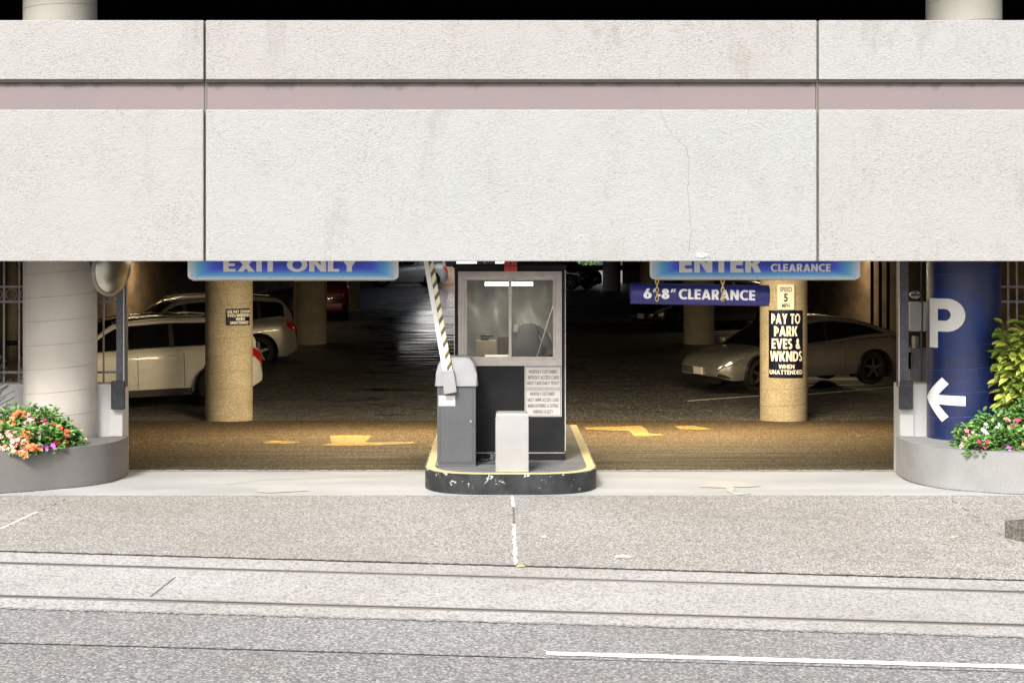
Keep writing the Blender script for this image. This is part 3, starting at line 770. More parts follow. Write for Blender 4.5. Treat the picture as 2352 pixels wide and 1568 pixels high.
# ------------------------------------------------------------------ plants
def m_leaf(name, cols, rough=.45):
    s = N(name); oi = s.n('ShaderNodeAttribute', attribute_name='tone'); oi.attribute_type = 'GEOMETRY'
    c = s.ramp(oi.outputs['Fac'], [(i / (len(cols) - 1), q) for i, q in enumerate(cols)]); s.col(c)
    s.b.inputs['Subsurface Weight'].default_value = 0.0
    return s.set(rough, spec=.4)
M_leafg = m_leaf('impatiens_leaf', [(.018, .055, .010), (.06, .16, .03), (.14, .30, .065), (.30, .46, .15)])
def m_auc():
    s = N('spotted_leaf'); oi = s.n('ShaderNodeAttribute', attribute_name='tone')
    g = s.ramp(oi.outputs['Fac'], [(0, (.05, .11, .015)), (.5, (.13, .24, .035)), (1, (.46, .50, .08))])
    sp = s.gr(s.noise(60, 3, .7), .50, .60); sp = s.math('MULTIPLY', sp, s.gr(oi.outputs['Fac'], .2, .8, .35, 1))
    s.col(s.mix(sp, g, (.62, .56, .10))); return s.set(.3, spec=.5)
M_auc = m_auc()
M_stem = simple('plant_stem', (.09, .08, .04), .8)
def leaf_add(bm, lay, c, d, up, L, W, tone, cup=.25):
    """one pointed leaf: six faces, folded on its midrib"""
    d = d.normalized(); s = d.cross(up)
    if s.length < 1e-4: s = d.cross(Vector((1, 0, 0)))
    s.normalize(); n = s.cross(d)
    ks = ((0, .0), (.25, .8), (.55, 1.0), (.82, .6), (1.0, .0)); mid = []; a = []; b = []
    for t, w in ks:
        q = c + d * L * t - n * L * cup * t * t
        mid.append(bm.verts.new(q))
        if 0 < w: a.append(bm.verts.new(q + s * W * w * .5 + n * W * .16)); b.append(bm.verts.new(q - s * W * w * .5 + n * W * .16))
    fs = [(mid[0], a[0], mid[1]), (mid[0], mid[1], b[0])]
    for k in range(2): fs += [(mid[k + 1], a[k], a[k + 1], mid[k + 2]), (mid[k + 1], mid[k + 2], b[k + 1], b[k])]
    fs += [(mid[3], a[2], mid[4]), (mid[3], mid[4], b[2])]
    for f in fs:
        g = bm.faces.new(f); g[lay] = tone; g.smooth = True
def flower_add(bm, lay, c, n, r, tone):
    n = n.normalized(); a = n.cross(Vector((.3, .1, 1))).normalized(); b = n.cross(a)
    cv = bm.verts.new(c); ph = random.uniform(0, 6)
    for k in range(5):
        m = []
        for da, rr in ((-.56, .62), (-.36, .98), (0, 1.08), (.36, .98), (.56, .62)):
            t = ph + 2 * math.pi * k / 5 + da; m.append(bm.verts.new(c + (a * math.cos(t) + b * math.sin(t)) * r * rr + n * r * (.12 if abs(da) < .5 else .28) * random.uniform(.4, 1.2)))
        f = bm.faces.new([cv] + m); f[lay] = tone; f.smooth = True
def face_layer(bm): return bm.faces.layers.float.new('tone')
def impatiens(cx, cy, z0, rx, ry, h, ncount, nflow, petal, label, group, lean=(0, 0)):
    random.seed(int(abs(cx * 1000 + cy * 77))); ncount = int(ncount * 1.3)
    if cx < 0: nflow = int(nflow * 1.3)
    p = thing('flowering_plant', (cx, cy, z0), label, 'plant', group)
    bm = bm_new(); lay = face_layer(bm); tips = []
    for k in range(ncount):
        th = random.uniform(0, 2 * math.pi); ct = random.uniform(0, 1) ** .75
        st = math.sqrt(max(0, 1 - ct * ct)); sh = random.uniform(.62, 1.02) * (1 + .10 * math.sin(3 * th + cx * 9))
        d = Vector((st * math.cos(th), st * math.sin(th), ct))
        q = Vector((cx + d.x * rx * sh, cy + d.y * ry * sh, z0 + d.z * h * sh - (.05 if st > .9 else 0)))
        dd = Vector((d.x, d.y, d.z * .5 + random.uniform(-.5, .35))) + Vector((random.uniform(-.7, .7), random.uniform(-.7, .7), 0))
        L = random.uniform(.040, .070)
        leaf_add(bm, lay, q, dd, Vector((random.uniform(-.3, .3), -.5, 1)), L, L * .62, max(0, min(1, random.gauss(.5, .25))))
        if sh > .8: tips.append((q, d))
    link('foliage', bm, M_leafg, p, recalc=False)
    bm = bm_new(); tube(bm, [(cx, cy, z0 - .03), (cx, cy, z0 + h * .5)], .008, 6)
    for k in range(7):
        a = random.uniform(0, 6.28); tube(bm, [(cx, cy, z0), (cx + rx * .6 * math.cos(a), cy + ry * .6 * math.sin(a), z0 + h * .6)], .005, 5)
    link('stem', bm, M_stem, p)
    bm = bm_new(); lay = face_layer(bm); random.shuffle(tips)
    tips.sort(key=lambda t: t[1].y + random.uniform(-.6, .6)); done = 0; i = 0
    while done < nflow and i < len(tips):
        q, d = tips[i]; i += 1
        m = random.choice((1, 2, 2, 3))
        for j in range(m):
            o = q + d * .018 + Vector((random.uniform(-.03, .03), random.uniform(-.02, .01), random.uniform(-.03, .03))) * (1 if j else 0)
            flower_add(bm, lay, o, Vector((d.x * .5 + random.uniform(-.3, .3), -.9, d.z * .8 + .2)), random.uniform(.018, .029), max(0, min(1, random.gauss(.5, .3))))
            done += 1
    link('blossoms', bm, petal, p, recalc=False)
def petal(name, cs): return m_leaf(name, cs, .6)
PO = petal('petal_orange', [(.80, .12, .04), (.85, .22, .07), (.88, .30, .12)])
PC = petal('petal_coral', [(.85, .28, .22), (.88, .42, .33), (.90, .55, .48)])
PR = petal('petal_red', [(.65, .05, .03), (.80, .10, .05), (.82, .20, .10)])
PM = petal('petal_magenta', [(.62, .03, .14), (.75, .06, .22), (.78, .25, .36)])
PV = petal('petal_violet', [(.32, .05, .36), (.48, .10, .52), (.55, .22, .60)])
PW = petal('petal_white', [(.80, .76, .74), (.86, .84, .82)])
PP = petal('petal_pink', [(.80, .22, .28), (.85, .36, .38), (.88, .50, .48)])
gl = 'flowering plants in the left planter'; gr_ = 'flowering plants in the right planter'
def atp(u, D): return (u - UC) * D / F
for (u, D, rx, ry, h, n, nf, pt, lab) in (
    (6, 17.42, .20, .20, .26, 330, 46, PC, 'coral pink impatiens plant spilling over the planter edge at far left'),
    (28, 17.75, .24, .25, .40, 420, 60, PO, 'bright orange impatiens plant at the left, tallest of the planter'),
    (75, 17.72, .20, .25, .40, 380, 36, PP, 'pale pink impatiens plant in front of the cream column edge'),
    (70, 17.40, .20, .20, .22, 330, 34, PO, 'orange impatiens plant low at the front of the left planter'),
    (113, 17.76, .17, .20, .37, 320, 20, PM, 'magenta impatiens plant standing against the cream column'),
    (108, 17.48, .16, .16, .22, 250, 10, PV, 'violet impatiens plant low in the left planter'),
    (140, 17.72, .17, .18, .25, 300, 24, PR, 'red orange impatiens plant near the thinning end of the left planter'),
    (160, 17.80, .15, .15, .13, 190, 5, PR, 'small leafy impatiens plant at the right tip of the left planter'),
    (45, 17.30, .15, .12, .12, 190, 16, PC, 'small coral impatiens plant hanging over the left planter rim'),
    (-60, 17.6, .30, .28, .38, 450, 40, PO, 'orange impatiens plant outside the left edge of view')):
    impatiens(atp(u, D), D, .44, rx, ry, h, n, nf, pt, lab, gl)
for (u, D, rx, ry, h, n, nf, pt, lab) in (
    (2222, 17.62, .15, .18, .22, 280, 26, PP, 'pink impatiens plant at the left tip of the right planter'),
    (2262, 17.72, .19, .22, .32, 360, 24, PW, 'white flowered impatiens plant in front of the blue column'),
    (2252, 17.36, .18, .13, .12, 260, 5, PM, 'low leafy impatiens plant at the front rim of the right planter'),
    (2300, 17.72, .20, .24, .36, 380, 26, PC, 'peach impatiens plant under the spotted shrub'),
    (2306, 17.38, .18, .14, .20, 300, 7, PV, 'leafy impatiens plant with few violet flowers in the right planter'),
    (2345, 17.70, .22, .24, .46, 440, 36, PM, 'magenta impatiens plant at the right edge below the shrub'),
    (2352, 17.36, .18, .14, .22, 300, 10, PO, 'orange flowered impatiens plant low at the right edge'),
    (2400, 17.6, .26, .24, .40, 400, 30, PW, 'white impatiens plant outside the right edge of view')):
    impatiens(atp(u, D), D, .44, rx, ry, h, n, nf, pt, lab, gr_)
# spotted laurel
sh = thing('shrub', (atp(2335, 18.0), 18.0, .44), 'spotted yellow and green laurel shrub beside the blue column', 'shrub')
random.seed(21)
bm = bm_new(); lay = face_layer(bm); bs = bm_new()
for k in range(30):
    bx = atp(random.uniform(2312, 2430), 18.0); by = random.uniform(17.85, 18.25)
    hgt = random.uniform(.80, 1.36); topx = bx + random.uniform(-.14, .10)
    pts = [Vector((bx, by, .44)).lerp(Vector((topx, by - .08, .44 + hgt)), t) + Vector((.05 * math.sin(t * 3 + k), 0, 0)) for t in (0, .35, .7, 1)]
    tube(bs, pts, [.009, .008, .006, .004], 6)
    for j in range(int(hgt * 17)):
        t = .22 + .78 * (j + random.random()) / (hgt * 17); q = pts[0].lerp(pts[3], t); a = j * 2.4 + random.uniform(-.4, .4)
        for w in range(3):
            an = a + w * 2.09
            d = Vector((math.cos(an), math.sin(an) * .9 - .15, random.uniform(-.55, .35) if t < .96 else random.uniform(.2, .9)))
            L = random.uniform(.10, .16); leaf_add(bm, lay, q + d * .03, d, Vector((0, -.6, 1)), L, L * .46, max(0, min(1, random.gauss(.5, .3))), .3)
link('foliage', bm, M_auc, sh, recalc=False); link('stem', bs, M_stem, sh)
# little fir sprig at the left edge
fp = thing('fir_sapling', (atp(-12, 18.0), 18.0, .44), 'small blue green fir sapling at the left edge behind the flowers', 'plant')
bm = bm_new(); lay = face_layer(bm); bs = bm_new(); b0 = Vector((atp(-12, 18.0), 18.05, .44)); tube(bs, [b0, b0 + Vector((0, 0, .9))], [.012, .004], 6)
for k in range(46):
    z = .12 + .72 * k / 46; L = .26 * (1.15 - z); a = k * 2.4
    e = b0 + Vector((math.cos(a) * L, math.sin(a) * L, z + .09)); s0 = b0 + Vector((0, 0, z)); tube(bs, [s0, e], [.004, .002], 4, caps=False)
    for j in range(26):
        q = s0.lerp(e, (j + 1) / 26)
        for s_ in (-1, 1):
            d = (e - s0).normalized() + Vector((-math.sin(a), math.cos(a), 0)) * s_ * .9 + Vector((0, 0, random.uniform(-.2, .4)))
            leaf_add(bm, lay, q, d, Vector((0, 0, 1)), .034, .007, random.random())
link('foliage', bm, m_leaf('fir_needle', [(.04, .09, .05), (.09, .16, .12), (.20, .27, .24)]), fp, recalc=False); link('stem', bs, M_stem, fp)

# ------------------------------------------------------------------ mirror on the cream column
mc = P(258, 615, 17.95)
mr = thing('convex_mirror', tuple(mc), 'round convex traffic mirror on a bracket beside the cream column', 'mirror')
Mm = Matrix.Translation(mc) @ Matrix.Rotation(R(14), 4, 'Y') @ Matrix.Rotation(R(63), 4, 'Z') @ Matrix.Rotation(R(-6), 4, 'X')
t = bm_new(); n = 10; lathe(t, [(.285 * math.sin(R(90) * k / n), -.085 * math.cos(R(90) * k / n)) if k else (.002, -.085) for k in range(n + 1)], (0, 0, 0), 48, 'y', close=False)
bm = bm_new(); merge(bm, t, 0, Mm); link('mirror_glass', bm, M_mirror, mr, smooth=True)
t = bm_new(); lathe(t, [(.282, -.004), (.300, -.012), (.312, .004), (.305, .03), (.27, .06), (.12, .085), (.01, .09)], (0, 0, 0), 48, 'y', close=False)
bm = bm_new(); merge(bm, t, 0, Mm); link('rim', bm, simple('mirror_rim', (.30, .29, .25), .5, var=.2), mr, smooth=True)
bm = bm_new(); bk = Mm @ Vector((0, .08, 0)); tube(bm, [bk, bk + Vector((-.08, .10, .02)), Vector((CL[0] + RC * .93, 18.36, mc.z + .02))], .014, 8)
tube(bm, [Vector((CL[0] + RC * .93, 18.36, mc.z - .05)), Vector((CL[0] + RC * .93, 18.36, mc.z + .09))], .022, 8)
link('bracket', bm, M_alud, mr, smooth=True)

# ------------------------------------------------------------------ hanging signs
def hanging_sign(u0, u1, vb, D, texts, lab):
    x0, x1 = P(u0, 0, D).x, P(u1, 0, D).x; zb = zc2(vb, D); zt = zb + .47
    s = thing('hanging_sign', ((x0 + x1) / 2, D, zb), lab, 'sign', 'blue hanging signs over the lanes')
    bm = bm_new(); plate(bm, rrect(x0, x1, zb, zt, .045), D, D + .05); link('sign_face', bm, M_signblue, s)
    bm = bm_new(); box(bm, x0 + .05, x1 - .05, D - .004, D + .054, zb - .012, zb + .0, .002); link('bottom_edge', bm, M_alu, s)
    k = x0 + .1
    while k < x1 - .05:
        bm = bm_new(); lathe(bm, [(.006, -.006), (.006, 0)], (k, D, zb + .018), 8, 'y'); k += .26
        link('rivet', bm, M_bolt, s)
    for body, a, b, vt, vbm, bold in texts:
        t = block_bm(body, P(a, 0, D).x, P(b, 0, D).x, zc2(vbm, D), zc2(vt, D), D - .004); link('lettering', t, M_letter, s)
    for x in (x0 + .3, x1 - .3):
        bm = bm_new(); tube(bm, [(x, D + .025, zt - .02), (x, D + .025, 2.75)], .012, 8); link('hanger_rod', bm, M_steel, s)
    return s
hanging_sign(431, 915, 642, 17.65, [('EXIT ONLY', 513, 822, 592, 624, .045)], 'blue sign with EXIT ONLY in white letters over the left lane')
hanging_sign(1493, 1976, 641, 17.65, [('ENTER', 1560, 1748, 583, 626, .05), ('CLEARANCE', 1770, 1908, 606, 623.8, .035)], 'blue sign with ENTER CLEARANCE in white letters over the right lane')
# clearance bar
D = 17.62; bar0, bar1 = P(1448, 673.5, D), P(1765, 679, D); mid = (bar0 + bar1) / 2
cb = thing('clearance_bar', tuple(mid), "dark blue pipe reading 6'-8\" CLEARANCE hung on chains", 'sign')
L = (bar1 - bar0).length; rot = math.atan2(bar1.z - bar0.z, bar1.x - bar0.x)
Mb = Matrix.Translation(mid) @ Matrix.Rotation(-rot, 4, 'Y')
t = bm_new(); lathe(t, [(.100, -L / 2), (.112, -L / 2), (.112, L / 2), (.100, L / 2), (.100, -L / 2)], (0, 0, 0), 40, 'x', close=False)
bm = bm_new(); merge(bm, t, 0, Mb); smooth_angle(link('pipe', bm, M_bar, cb), 50)
bm = bm_new()
for body, ua, ub in (("6'-8\"", 1478, 1552.5), ('CLEARANCE', 1559, 1735)):
    t = block_bm(body, P(ua, 0, 17.5).x - mid.x, P(ub, 0, 17.5).x - mid.x, -.052, .060, 0.0)
    z = -.05
    while z < .06:
        bmesh.ops.bisect_plane(t, geom=t.verts[:] + t.edges[:] + t.faces[:], plane_co=(0, 0, z), plane_no=(0, 0, 1), dist=1e-6); z += .012
    for v in t.verts:
        rr = .1145 - v.co.y; ph = v.co.z / rr; v.co = Vector((v.co.x, -rr * math.cos(ph), rr * math.sin(ph)))
    join_bm(bm, t)
bmesh.ops.transform(bm, matrix=Mb, verts=bm.verts[:]); link('lettering', bm, M_letter, cb)
for u in (1509, 1660):
    x = P(u, 0, 17.5).x; bm = bm_new(); z = 2.202
    for k in range(5):
        pts = []
        for j in range(17):
            a = 2 * math.pi * j / 16; wx = .016 * math.cos(a); wz = .030 * math.sin(a)
            pts.append((x + (wx if k % 2 == 0 else wx * .25), 17.50 + (0 if k % 2 == 0 else wx * .9), z - .045 * k + wz - .012))
        tube(bm, pts, .0055, 6, caps=False)
    for ch in (link('chain', bm, M_chain, cb, smooth=True),): pass

# signs on the sand coloured columns
def col_sign(ci, u0, u1, v0, v1, mat, lines, lmat, name, lab, cat='sign', flat=False, border=None):
    cx, cy, r = C2[ci]; sc_ = F / (cy - r)
    uc = UC + cx * F / cy; hw = r * F / cy
    A = lambda u: (math.asin(max(-.98, min(.98, (u - uc) / hw))) - math.atan(cx / cy)) * r
    Z = lambda v: zc2(v, cy - r)
    s = thing(name, (cx, cy - r, Z(v1)), lab, cat)
    if flat:
        x0, x1 = P(u0, 0, cy - r).x, P(u1, 0, cy - r).x
        bm = bm_new(); plate(bm, rrect(x0, x1, Z(v1), Z(v0), .02), cy - r - .03, cy - r - .022); link('plate', bm, mat, s)
        for body, a, b, va, vb, bold in lines:
            t = text_bm(body, P(a, 0, cy - r).x, P(b, 0, cy - r).x, Z(vb), Z(va), bold, cy - r - .034); link('lettering', t, lmat, s)
        return
    bm = bm_new(); plate(bm, [(A(u0), Z(v1)), (A(u1), Z(v1)), (A(u1), Z(v0)), (A(u0), Z(v0))], -.006, 0.0); wrap(bm, cx, cy, r, .04); smooth_angle(link('plate', bm, mat, s), 40)
    for body, a, b, va, vb, bold in lines:
        t = block_bm(body, A(a), A(b), Z(vb), Z(va), -.012, .24 if bold > .04 else .20, .20 if bold > .04 else .19); wrap(t, cx, cy, r, .03); link('lettering', t, lmat, s)
q4 = lambda x: (2250 + x / 1.742) / 1.7415
w4 = lambda y: (1000 + y / 1.742) / 1.7415
col_sign(1, 1785, 1823.5, 653, 711, M_signw, [('SPEED', q4(1512), q4(1596), w4(258), w4(290), .01), ('5', q4(1540), q4(1568), w4(303), w4(360), .03), ('MPH', q4(1527), q4(1581), w4(372), w4(401), .01)], M_black, 'speed_sign', 'small white speed sign reading SPEED 5 MPH', flat=True)
col_sign(1, 1767, 1842, 713, 868, M_navy, [('PAY TO', q4(1460), q4(1650), w4(443), w4(514), .045), ('PARK', q4(1478), q4(1632), w4(530), w4(600), .045), ('EVES &', q4(1462), q4(1652), w4(617), w4(688), .045),
    ('WKNDS', q4(1452), q4(1663), w4(704), w4(775), .045), ('WHEN', q4(1508), q4(1612), w4(797), w4(826), .035), ('UNATTENDED', q4(1448), q4(1664), w4(836), w4(866), .035)], M_letter, 'pay_sign', 'tall navy sign reading PAY TO PARK EVES & WKNDS WHEN UNATTENDED')
q2 = lambda x: (800 + x / 2.57) / 1.7415
w2 = lambda y: (1030 + y / 2.57) / 1.7415
col_sign(0, 519, 572, 709, 747.5, M_navy, [('USE PAY STATION', q2(280), q2(500), w2(541), w2(572), .03), ('EVES/WEEKENDS', q2(285), q2(500), w2(580), w2(610), .03), ('WHEN', q2(365), q2(452), w2(618), w2(648), .03), ('UNATTENDED', q2(310), q2(488), w2(656), w2(685), .03)], M_letter, 'pay_station_notice', 'small navy notice reading USE PAY STATION WHEN UNATTENDED')

# ------------------------------------------------------------------ island
isl = thing('traffic_island', (.14, 18.0, 0), 'raised island with chipped black kerb and yellow edge under the booth', 'island')
def isl_outline(ins):
    x0, x1 = -.775 + ins, 1.055 - ins; pts = []
    for k in range(41):
        a = math.pi + math.pi * k / 40
        c_, s_ = math.cos(a), math.sin(a); e = .55
        pts.append(((x0 + x1) / 2 + (x1 - x0) / 2 * math.copysign(abs(c_) ** e, c_), 17.72 + (17.72 - 17.05 - ins) * math.copysign(abs(s_) ** .9, s_)))
    return pts + [(x1, 21.8), (x0, 21.8)]
bm = bm_new(); prism(bm, isl_outline(0), -.6, .211, bev=.022); smooth_angle(link('kerb', bm, M_kpaint, isl), 40)
bm = bm_new(); prism(bm, isl_outline(.018), .2112, .215); link('yellow_edge', bm, M_ytop, isl)
bm = bm_new(); prism(bm, isl_outline(.105), .2152, .219); link('island_top', bm, M_islet, isl)

# ------------------------------------------------------------------ booth
DB = 18.14; X0, X1 = -.4726, .740; ZF, ZTp = .219, 2.354
WX0, WX1, WZ0, WZ1 = -.432, .702, 1.2536, 2.2846
bo = thing('ticket_booth', ((X0 + X1) / 2, DB, ZF), 'black attendant booth with a wide aluminium window on the island', 'booth')
BD = DB + 1.65
bm = bm_new()
box(bm, X0, X1, DB, DB + .05, ZF, WZ0 + .02); box(bm, X0, X1, DB, DB + .05, WZ1 - .02, ZTp - .03)
box(bm, X0, WX0 + .02, DB + .001, DB + .05, WZ0 + .02, WZ1 - .02); box(bm, WX1 - .02, X1, DB + .001, DB + .05, WZ0 + .02, WZ1 - .02)
box(bm, X0, X0 + .05, DB + .05, BD, ZF, ZTp - .03); box(bm, X1 - .05, X1, DB + .05, BD, ZF, ZTp - .03); box(bm, X0 + .05, X1 - .05, BD - .05, BD, ZF, ZTp - .03)
link('booth_shell', bm, M_booth, bo)
bm = bm_new(); box(bm, X0 - .02, X1 + .02, DB - .02, BD + .02, ZTp - .03, ZTp, .006); link('roof', bm, M_booth, bo)
bm = bm_new()
box(bm, X0 + .051, X0 + .056, DB + .06, BD - .055, 1.2, 2.3); box(bm, X1 - .056, X1 - .051, DB + .06, BD - .055, 1.2, 2.3); box(bm, X0 + .056, X1 - .056, BD - .06, BD - .052, 1.2, 2.3)
box(bm, X0 + .05, X1 - .05, DB + .06, BD - .05, 2.3, 2.31)
link('lining', bm, M_boothin, bo)
for a in (X0 - .006, X1 - .003):
    bm = bm_new(); box(bm, a, a + .009, DB - .006, DB + .01, ZF + .1, ZTp - .05); link('corner_trim', bm, M_alu, bo)
bm = bm_new(); box(bm, X0 + .002, X1 - .004, DB - .008, DB, .296, .303); link('base_trim', bm, M_alu, bo)
bm = bm_new(); box(bm, X0 - .004, X1 + .004, DB - .010, DB - .001, ZF, .292); link('skirting', bm, M_booth, bo)
# window: profiled frame, sashes, mullion, glass
wf = None
def frame(bm, x0, x1, z0, z1, steps):
    loops = [[bm.verts.new((x, y, z)) for x, z in ((x0 + i, z0 + i), (x1 - i, z0 + i), (x1 - i, z1 - i), (x0 + i, z1 - i))] for i, y in steps]
    for a, b in zip(loops, loops[1:]):
        for k in range(4): bm.faces.new((a[k], a[(k + 1) % 4], b[(k + 1) % 4], b[k]))
bm = bm_new(); Y = DB
frame(bm, WX0, WX1, WZ0, WZ1, [(0, Y + .0), (0, Y - .022), (.012, Y - .022), (.013, Y - .012), (.018, Y - .012), (.019, Y - .02), (.034, Y - .02), (.035, Y - .010), (.041, Y - .010), (.042, Y - .017), (.058, Y - .017), (.06, Y + .012), (.066, Y + .012), (.066, Y + .06)])
wfo = link('window_frame', bm, M_alu, bo)
xm = (WX0 + WX1) / 2 + .003
for (a, b, yo) in ((WX0 + .066, xm + .01, Y + .012), (xm - .01, WX1 - .066, Y + .03)):
    bm = bm_new(); frame(bm, a, b, WZ0 + .066, WZ1 - .066, [(0, yo + .018), (0, yo), (.016, yo), (.018, yo + .004), (.026, yo + .004), (.028, yo + .018)]); link('sash', bm, M_alu, wfo)
    bm = bm_new(); box(bm, a + .027, b - .027, yo + .007, yo + .010, WZ0 + .093, WZ1 - .093); link('glass_pane', bm, M_glass, wfo)
bm = bm_new(); box(bm, xm - .014, xm + .014, Y - .005, Y + .045, WZ0 + .06, WZ1 - .06, .004); link('mullion', bm, M_alu, wfo)
bm = bm_new(); box(bm, X0 + .056, X1 - .056, DB + .07, DB + .45, 1.255, 1.285, .004); link('counter', bm, simple('counter_wood', (.10, .045, .03), .4), bo)
# light fitting
lt = thing('strip_light', (.10, DB + .55, 2.10), 'lit fluorescent strip light hanging behind the booth window', 'lamp')
q1 = lambda x, D: P((1800 + x / 3.565) / 1.7415, 0, D).x
z1 = lambda y, D: zc2((1030 + y / 3.565) / 1.7415, D)
DL = DB + .25
bm = bm_new(); box(bm, q1(480, DL), q1(1200, DL), DL, DL + .10, z1(350, DL), z1(298, DL), .004); link('housing', bm, simple('lamp_housing', (.40, .38, .33), .5), lt)
bm = bm_new()
tube(bm, [(q1(500, DL), DL + .02, z1(378, DL)), (q1(1180, DL), DL + .02, z1(378, DL))], .021, 12); link('tube', bm, M_tube, lt, smooth=True)
bm = bm_new()
for a in (488, 1192): box(bm, q1(a, DL) - .006, q1(a, DL) + .006, DL + .0, DL + .05, z1(395, DL), z1(350, DL))
link('lamp_holder', bm, M_alu, lt)
bl = bpy.data.lights.new('strip_light_glow', 'AREA'); bl.energy = 9; bl.color = (1, .93, .72); bl.shape = 'RECTANGLE'; bl.size = .6; bl.size_y = .04
blo = bpy.data.objects.new('strip_light_glow', bl); COL.objects.link(blo); blo.parent = lt
blo.location = (0, DL + .02 - lt.location.y, z1(412, DL) - 2.10)
# curtain
cu_ = thing('plastic_curtain', (.13, DB + 1.3, 1.2), 'grey translucent plastic curtain hanging inside the booth', 'curtain')
bm = bm_new(); rows = []
for j in range(14):
    z = 1.2 + 1.05 * j / 13; row = []
    for i in range(91):
        x = X0 + .08 + (X1 - X0 - .16) * i / 90
        row.append(bm.verts.new((x, DB + 1.2 + .03 * math.sin(i * .13 + .8 * math.sin(j * .35)) + .012 * math.sin(i * .24 + j * .45) + .03 * math.sin(j * .6 + i * .05) , z)))
    rows.append(row)
for a, b in zip(rows, rows[1:]):
    for k in range(90): bm.faces.new((a[k], a[k + 1], b[k + 1], b[k]))
link('curtain_sheet', bm, simple('plastic_sheet', (.30, .295, .29), .35, var=.35, scale=3), cu_, smooth=True)
# chair with a coat over it
ch = thing('office_chair', (q1(1110, DB + .7), DB + .75, .219), 'grey high backed office chair seen through the right booth pane', 'chair')
def blob(secs, cx, cy, mi=None, n=24):
    bm = bm_new(); rings = []
    for z, ax, ay, ox in secs: rings.append([bm.verts.new((cx + ox + ax * math.copysign(abs(math.cos(a)) ** .7, math.cos(a)), cy + ay * math.sin(a), z)) for a in [2 * math.pi * k / n for k in range(n)]])
    for a, b in zip(rings, rings[1:]):
        for k in range(n): bm.faces.new((a[k], a[(k + 1) % n], b[(k + 1) % n], b[k]))
    bm.faces.new(rings[0]); bm.faces.new(rings[-1]); return bm
cx_ = ch.location.x; cy_ = ch.location.y; DD = cy_
zz = lambda y: z1(y, DD)
M_fab = simple('grey_fabric', (.07, .07, .075), .9, var=.15, scale=8, fine=.3, bump=.4)
secs = [(.75, .18, .06, 0), (zz(1400), .20, .07, -.01), (zz(1250), .175, .08, -.01), (zz(1190), .150, .08, -.005), (zz(1100), .125, .07, 0), (zz(1020), .112, .06, .005), (zz(965), .090, .05, .012), (zz(945), .06, .035, .018), (zz(939), .025, .015, .018)]
link('backrest', blob(secs, cx_, cy_), M_fab, ch, smooth=True)
bm = bm_new(); box(bm, cx_ - .24, cx_ + .24, cy_ + .02, cy_ + .5, .64, .74, .03); link('seat', bm, M_fab, ch)
bm = bm_new(); tube(bm, [(cx_, cy_ + .25, .3), (cx_, cy_ + .25, .64)], .03, 10); link('pedestal', bm, M_black, ch)
bm = bm_new()
for k in range(5):
    a = 2 * math.pi * k / 5; tube(bm, [(cx_, cy_ + .25, .32), (cx_ + .28 * math.cos(a), cy_ + .25 + .28 * math.sin(a), .25)], .02, 6)
link('base', bm, M_black, ch)
co = thing('coat', (cx_ + .2, cy_ - .02, 1.3), 'dark grey coat slung over the right side of the office chair', 'coat')
bm = bm_new(); pts = [Vector((cx_ + .10, cy_ + .03, zz(990))), Vector((cx_ + .19, cy_ + .03, zz(1120))), Vector((cx_ + .21, cy_, zz(1230))), Vector((cx_ + .245, cy_, zz(1310))), Vector((cx_ + .27, cy_ - .02, zz(1400)))]
tube(bm, [Vector(q) for q in smooth_pts([tuple(p) for p in pts], 4)], [.03 + .035 * min(1, k / 8) for k in range(17)], 12); link('coat_cloth', bm, simple('coat_cloth', (.05, .05, .055), .9, bump=.5, bscale=30), co, smooth=True)
# things on the counter
zt_ = 1.285; D3 = DB + .2
o = bm_new(); tube(o, [(q1(500, D3), D3, zt_ + .038), (q1(830, D3), D3, zt_ + .038)], .036, 20)
tag(link('paper_roll', o, simple('paper', (.62, .60, .55), .8, var=.03), smooth=False), 'white paper roll lying on the booth counter', 'paper roll')
bm = bm_new(); D4 = DB + .36; box(bm, q1(370, D4), q1(660, D4), D4, D4 + .08, zt_, z1(1180, D4), .004)
tag(link('carton', bm, simple('card', (.26, .22, .15), .8)), 'tan carton on the left of the booth counter', 'box')
bm = bm_new(); box(bm, q1(680, D4), q1(840, D4), D4, D4 + .07, zt_, z1(1130, D4), .004); tag(link('binder', bm, simple('binder_brown', (.05, .03, .022), .5)), 'dark brown binder standing beside the carton in the booth', 'binder')
ph_ = thing('telephone', (q1(500, DB + .3), DB + .3, z1(1180, D4)), 'black telephone standing on the tan carton', 'telephone')
bm = bm_new(); box(bm, q1(440, D4), q1(560, D4), D4 - .0, D4 + .08, z1(1179, D4), z1(1130, D4), .012); link('body', bm, M_black, ph_)
bm = bm_new(); tube(bm, [(q1(435, D4), D4 + .03, z1(1122, D4)), (q1(500, D4), D4 + .03, z1(1112, D4)), (q1(610, D4), D4 + .03, z1(1118, D4))], .014, 8); link('handset', bm, M_black, ph_, smooth=True)
bm = bm_new(); D5 = DB + 1.0; box(bm, q1(908, D5), q1(975, D5), D5, D5 + .08, z1(1064, D5), z1(955, D5), .004)
tag(link('receipt_printer', bm, simple('printer_plastic', (.36, .36, .34), .5)), 'pale receipt printer box left of the chair back in the booth', 'printer')
bm = bm_new(); box(bm, q1(1190, D5), q1(1440, D5), D5 + .02, D5 + .06, z1(1200, D5), z1(1085, D5)); tag(link('notice_card', bm, simple('card_white', (.42, .41, .42), .7)), 'pale card behind the coat in the booth', 'card')
bm = bm_new(); tube(bm, [(q1(1510, DB + .09), DB + .09, z1(570, DB + .09)), (q1(1225, DB + .09), DB + .09, z1(1455, DB + .09))], .006, 8); tag(link('window_rod', bm, simple('rod_white', (.6, .58, .55), .5), smooth=True), 'thin white rod leaning diagonally inside the right booth pane', 'rod')
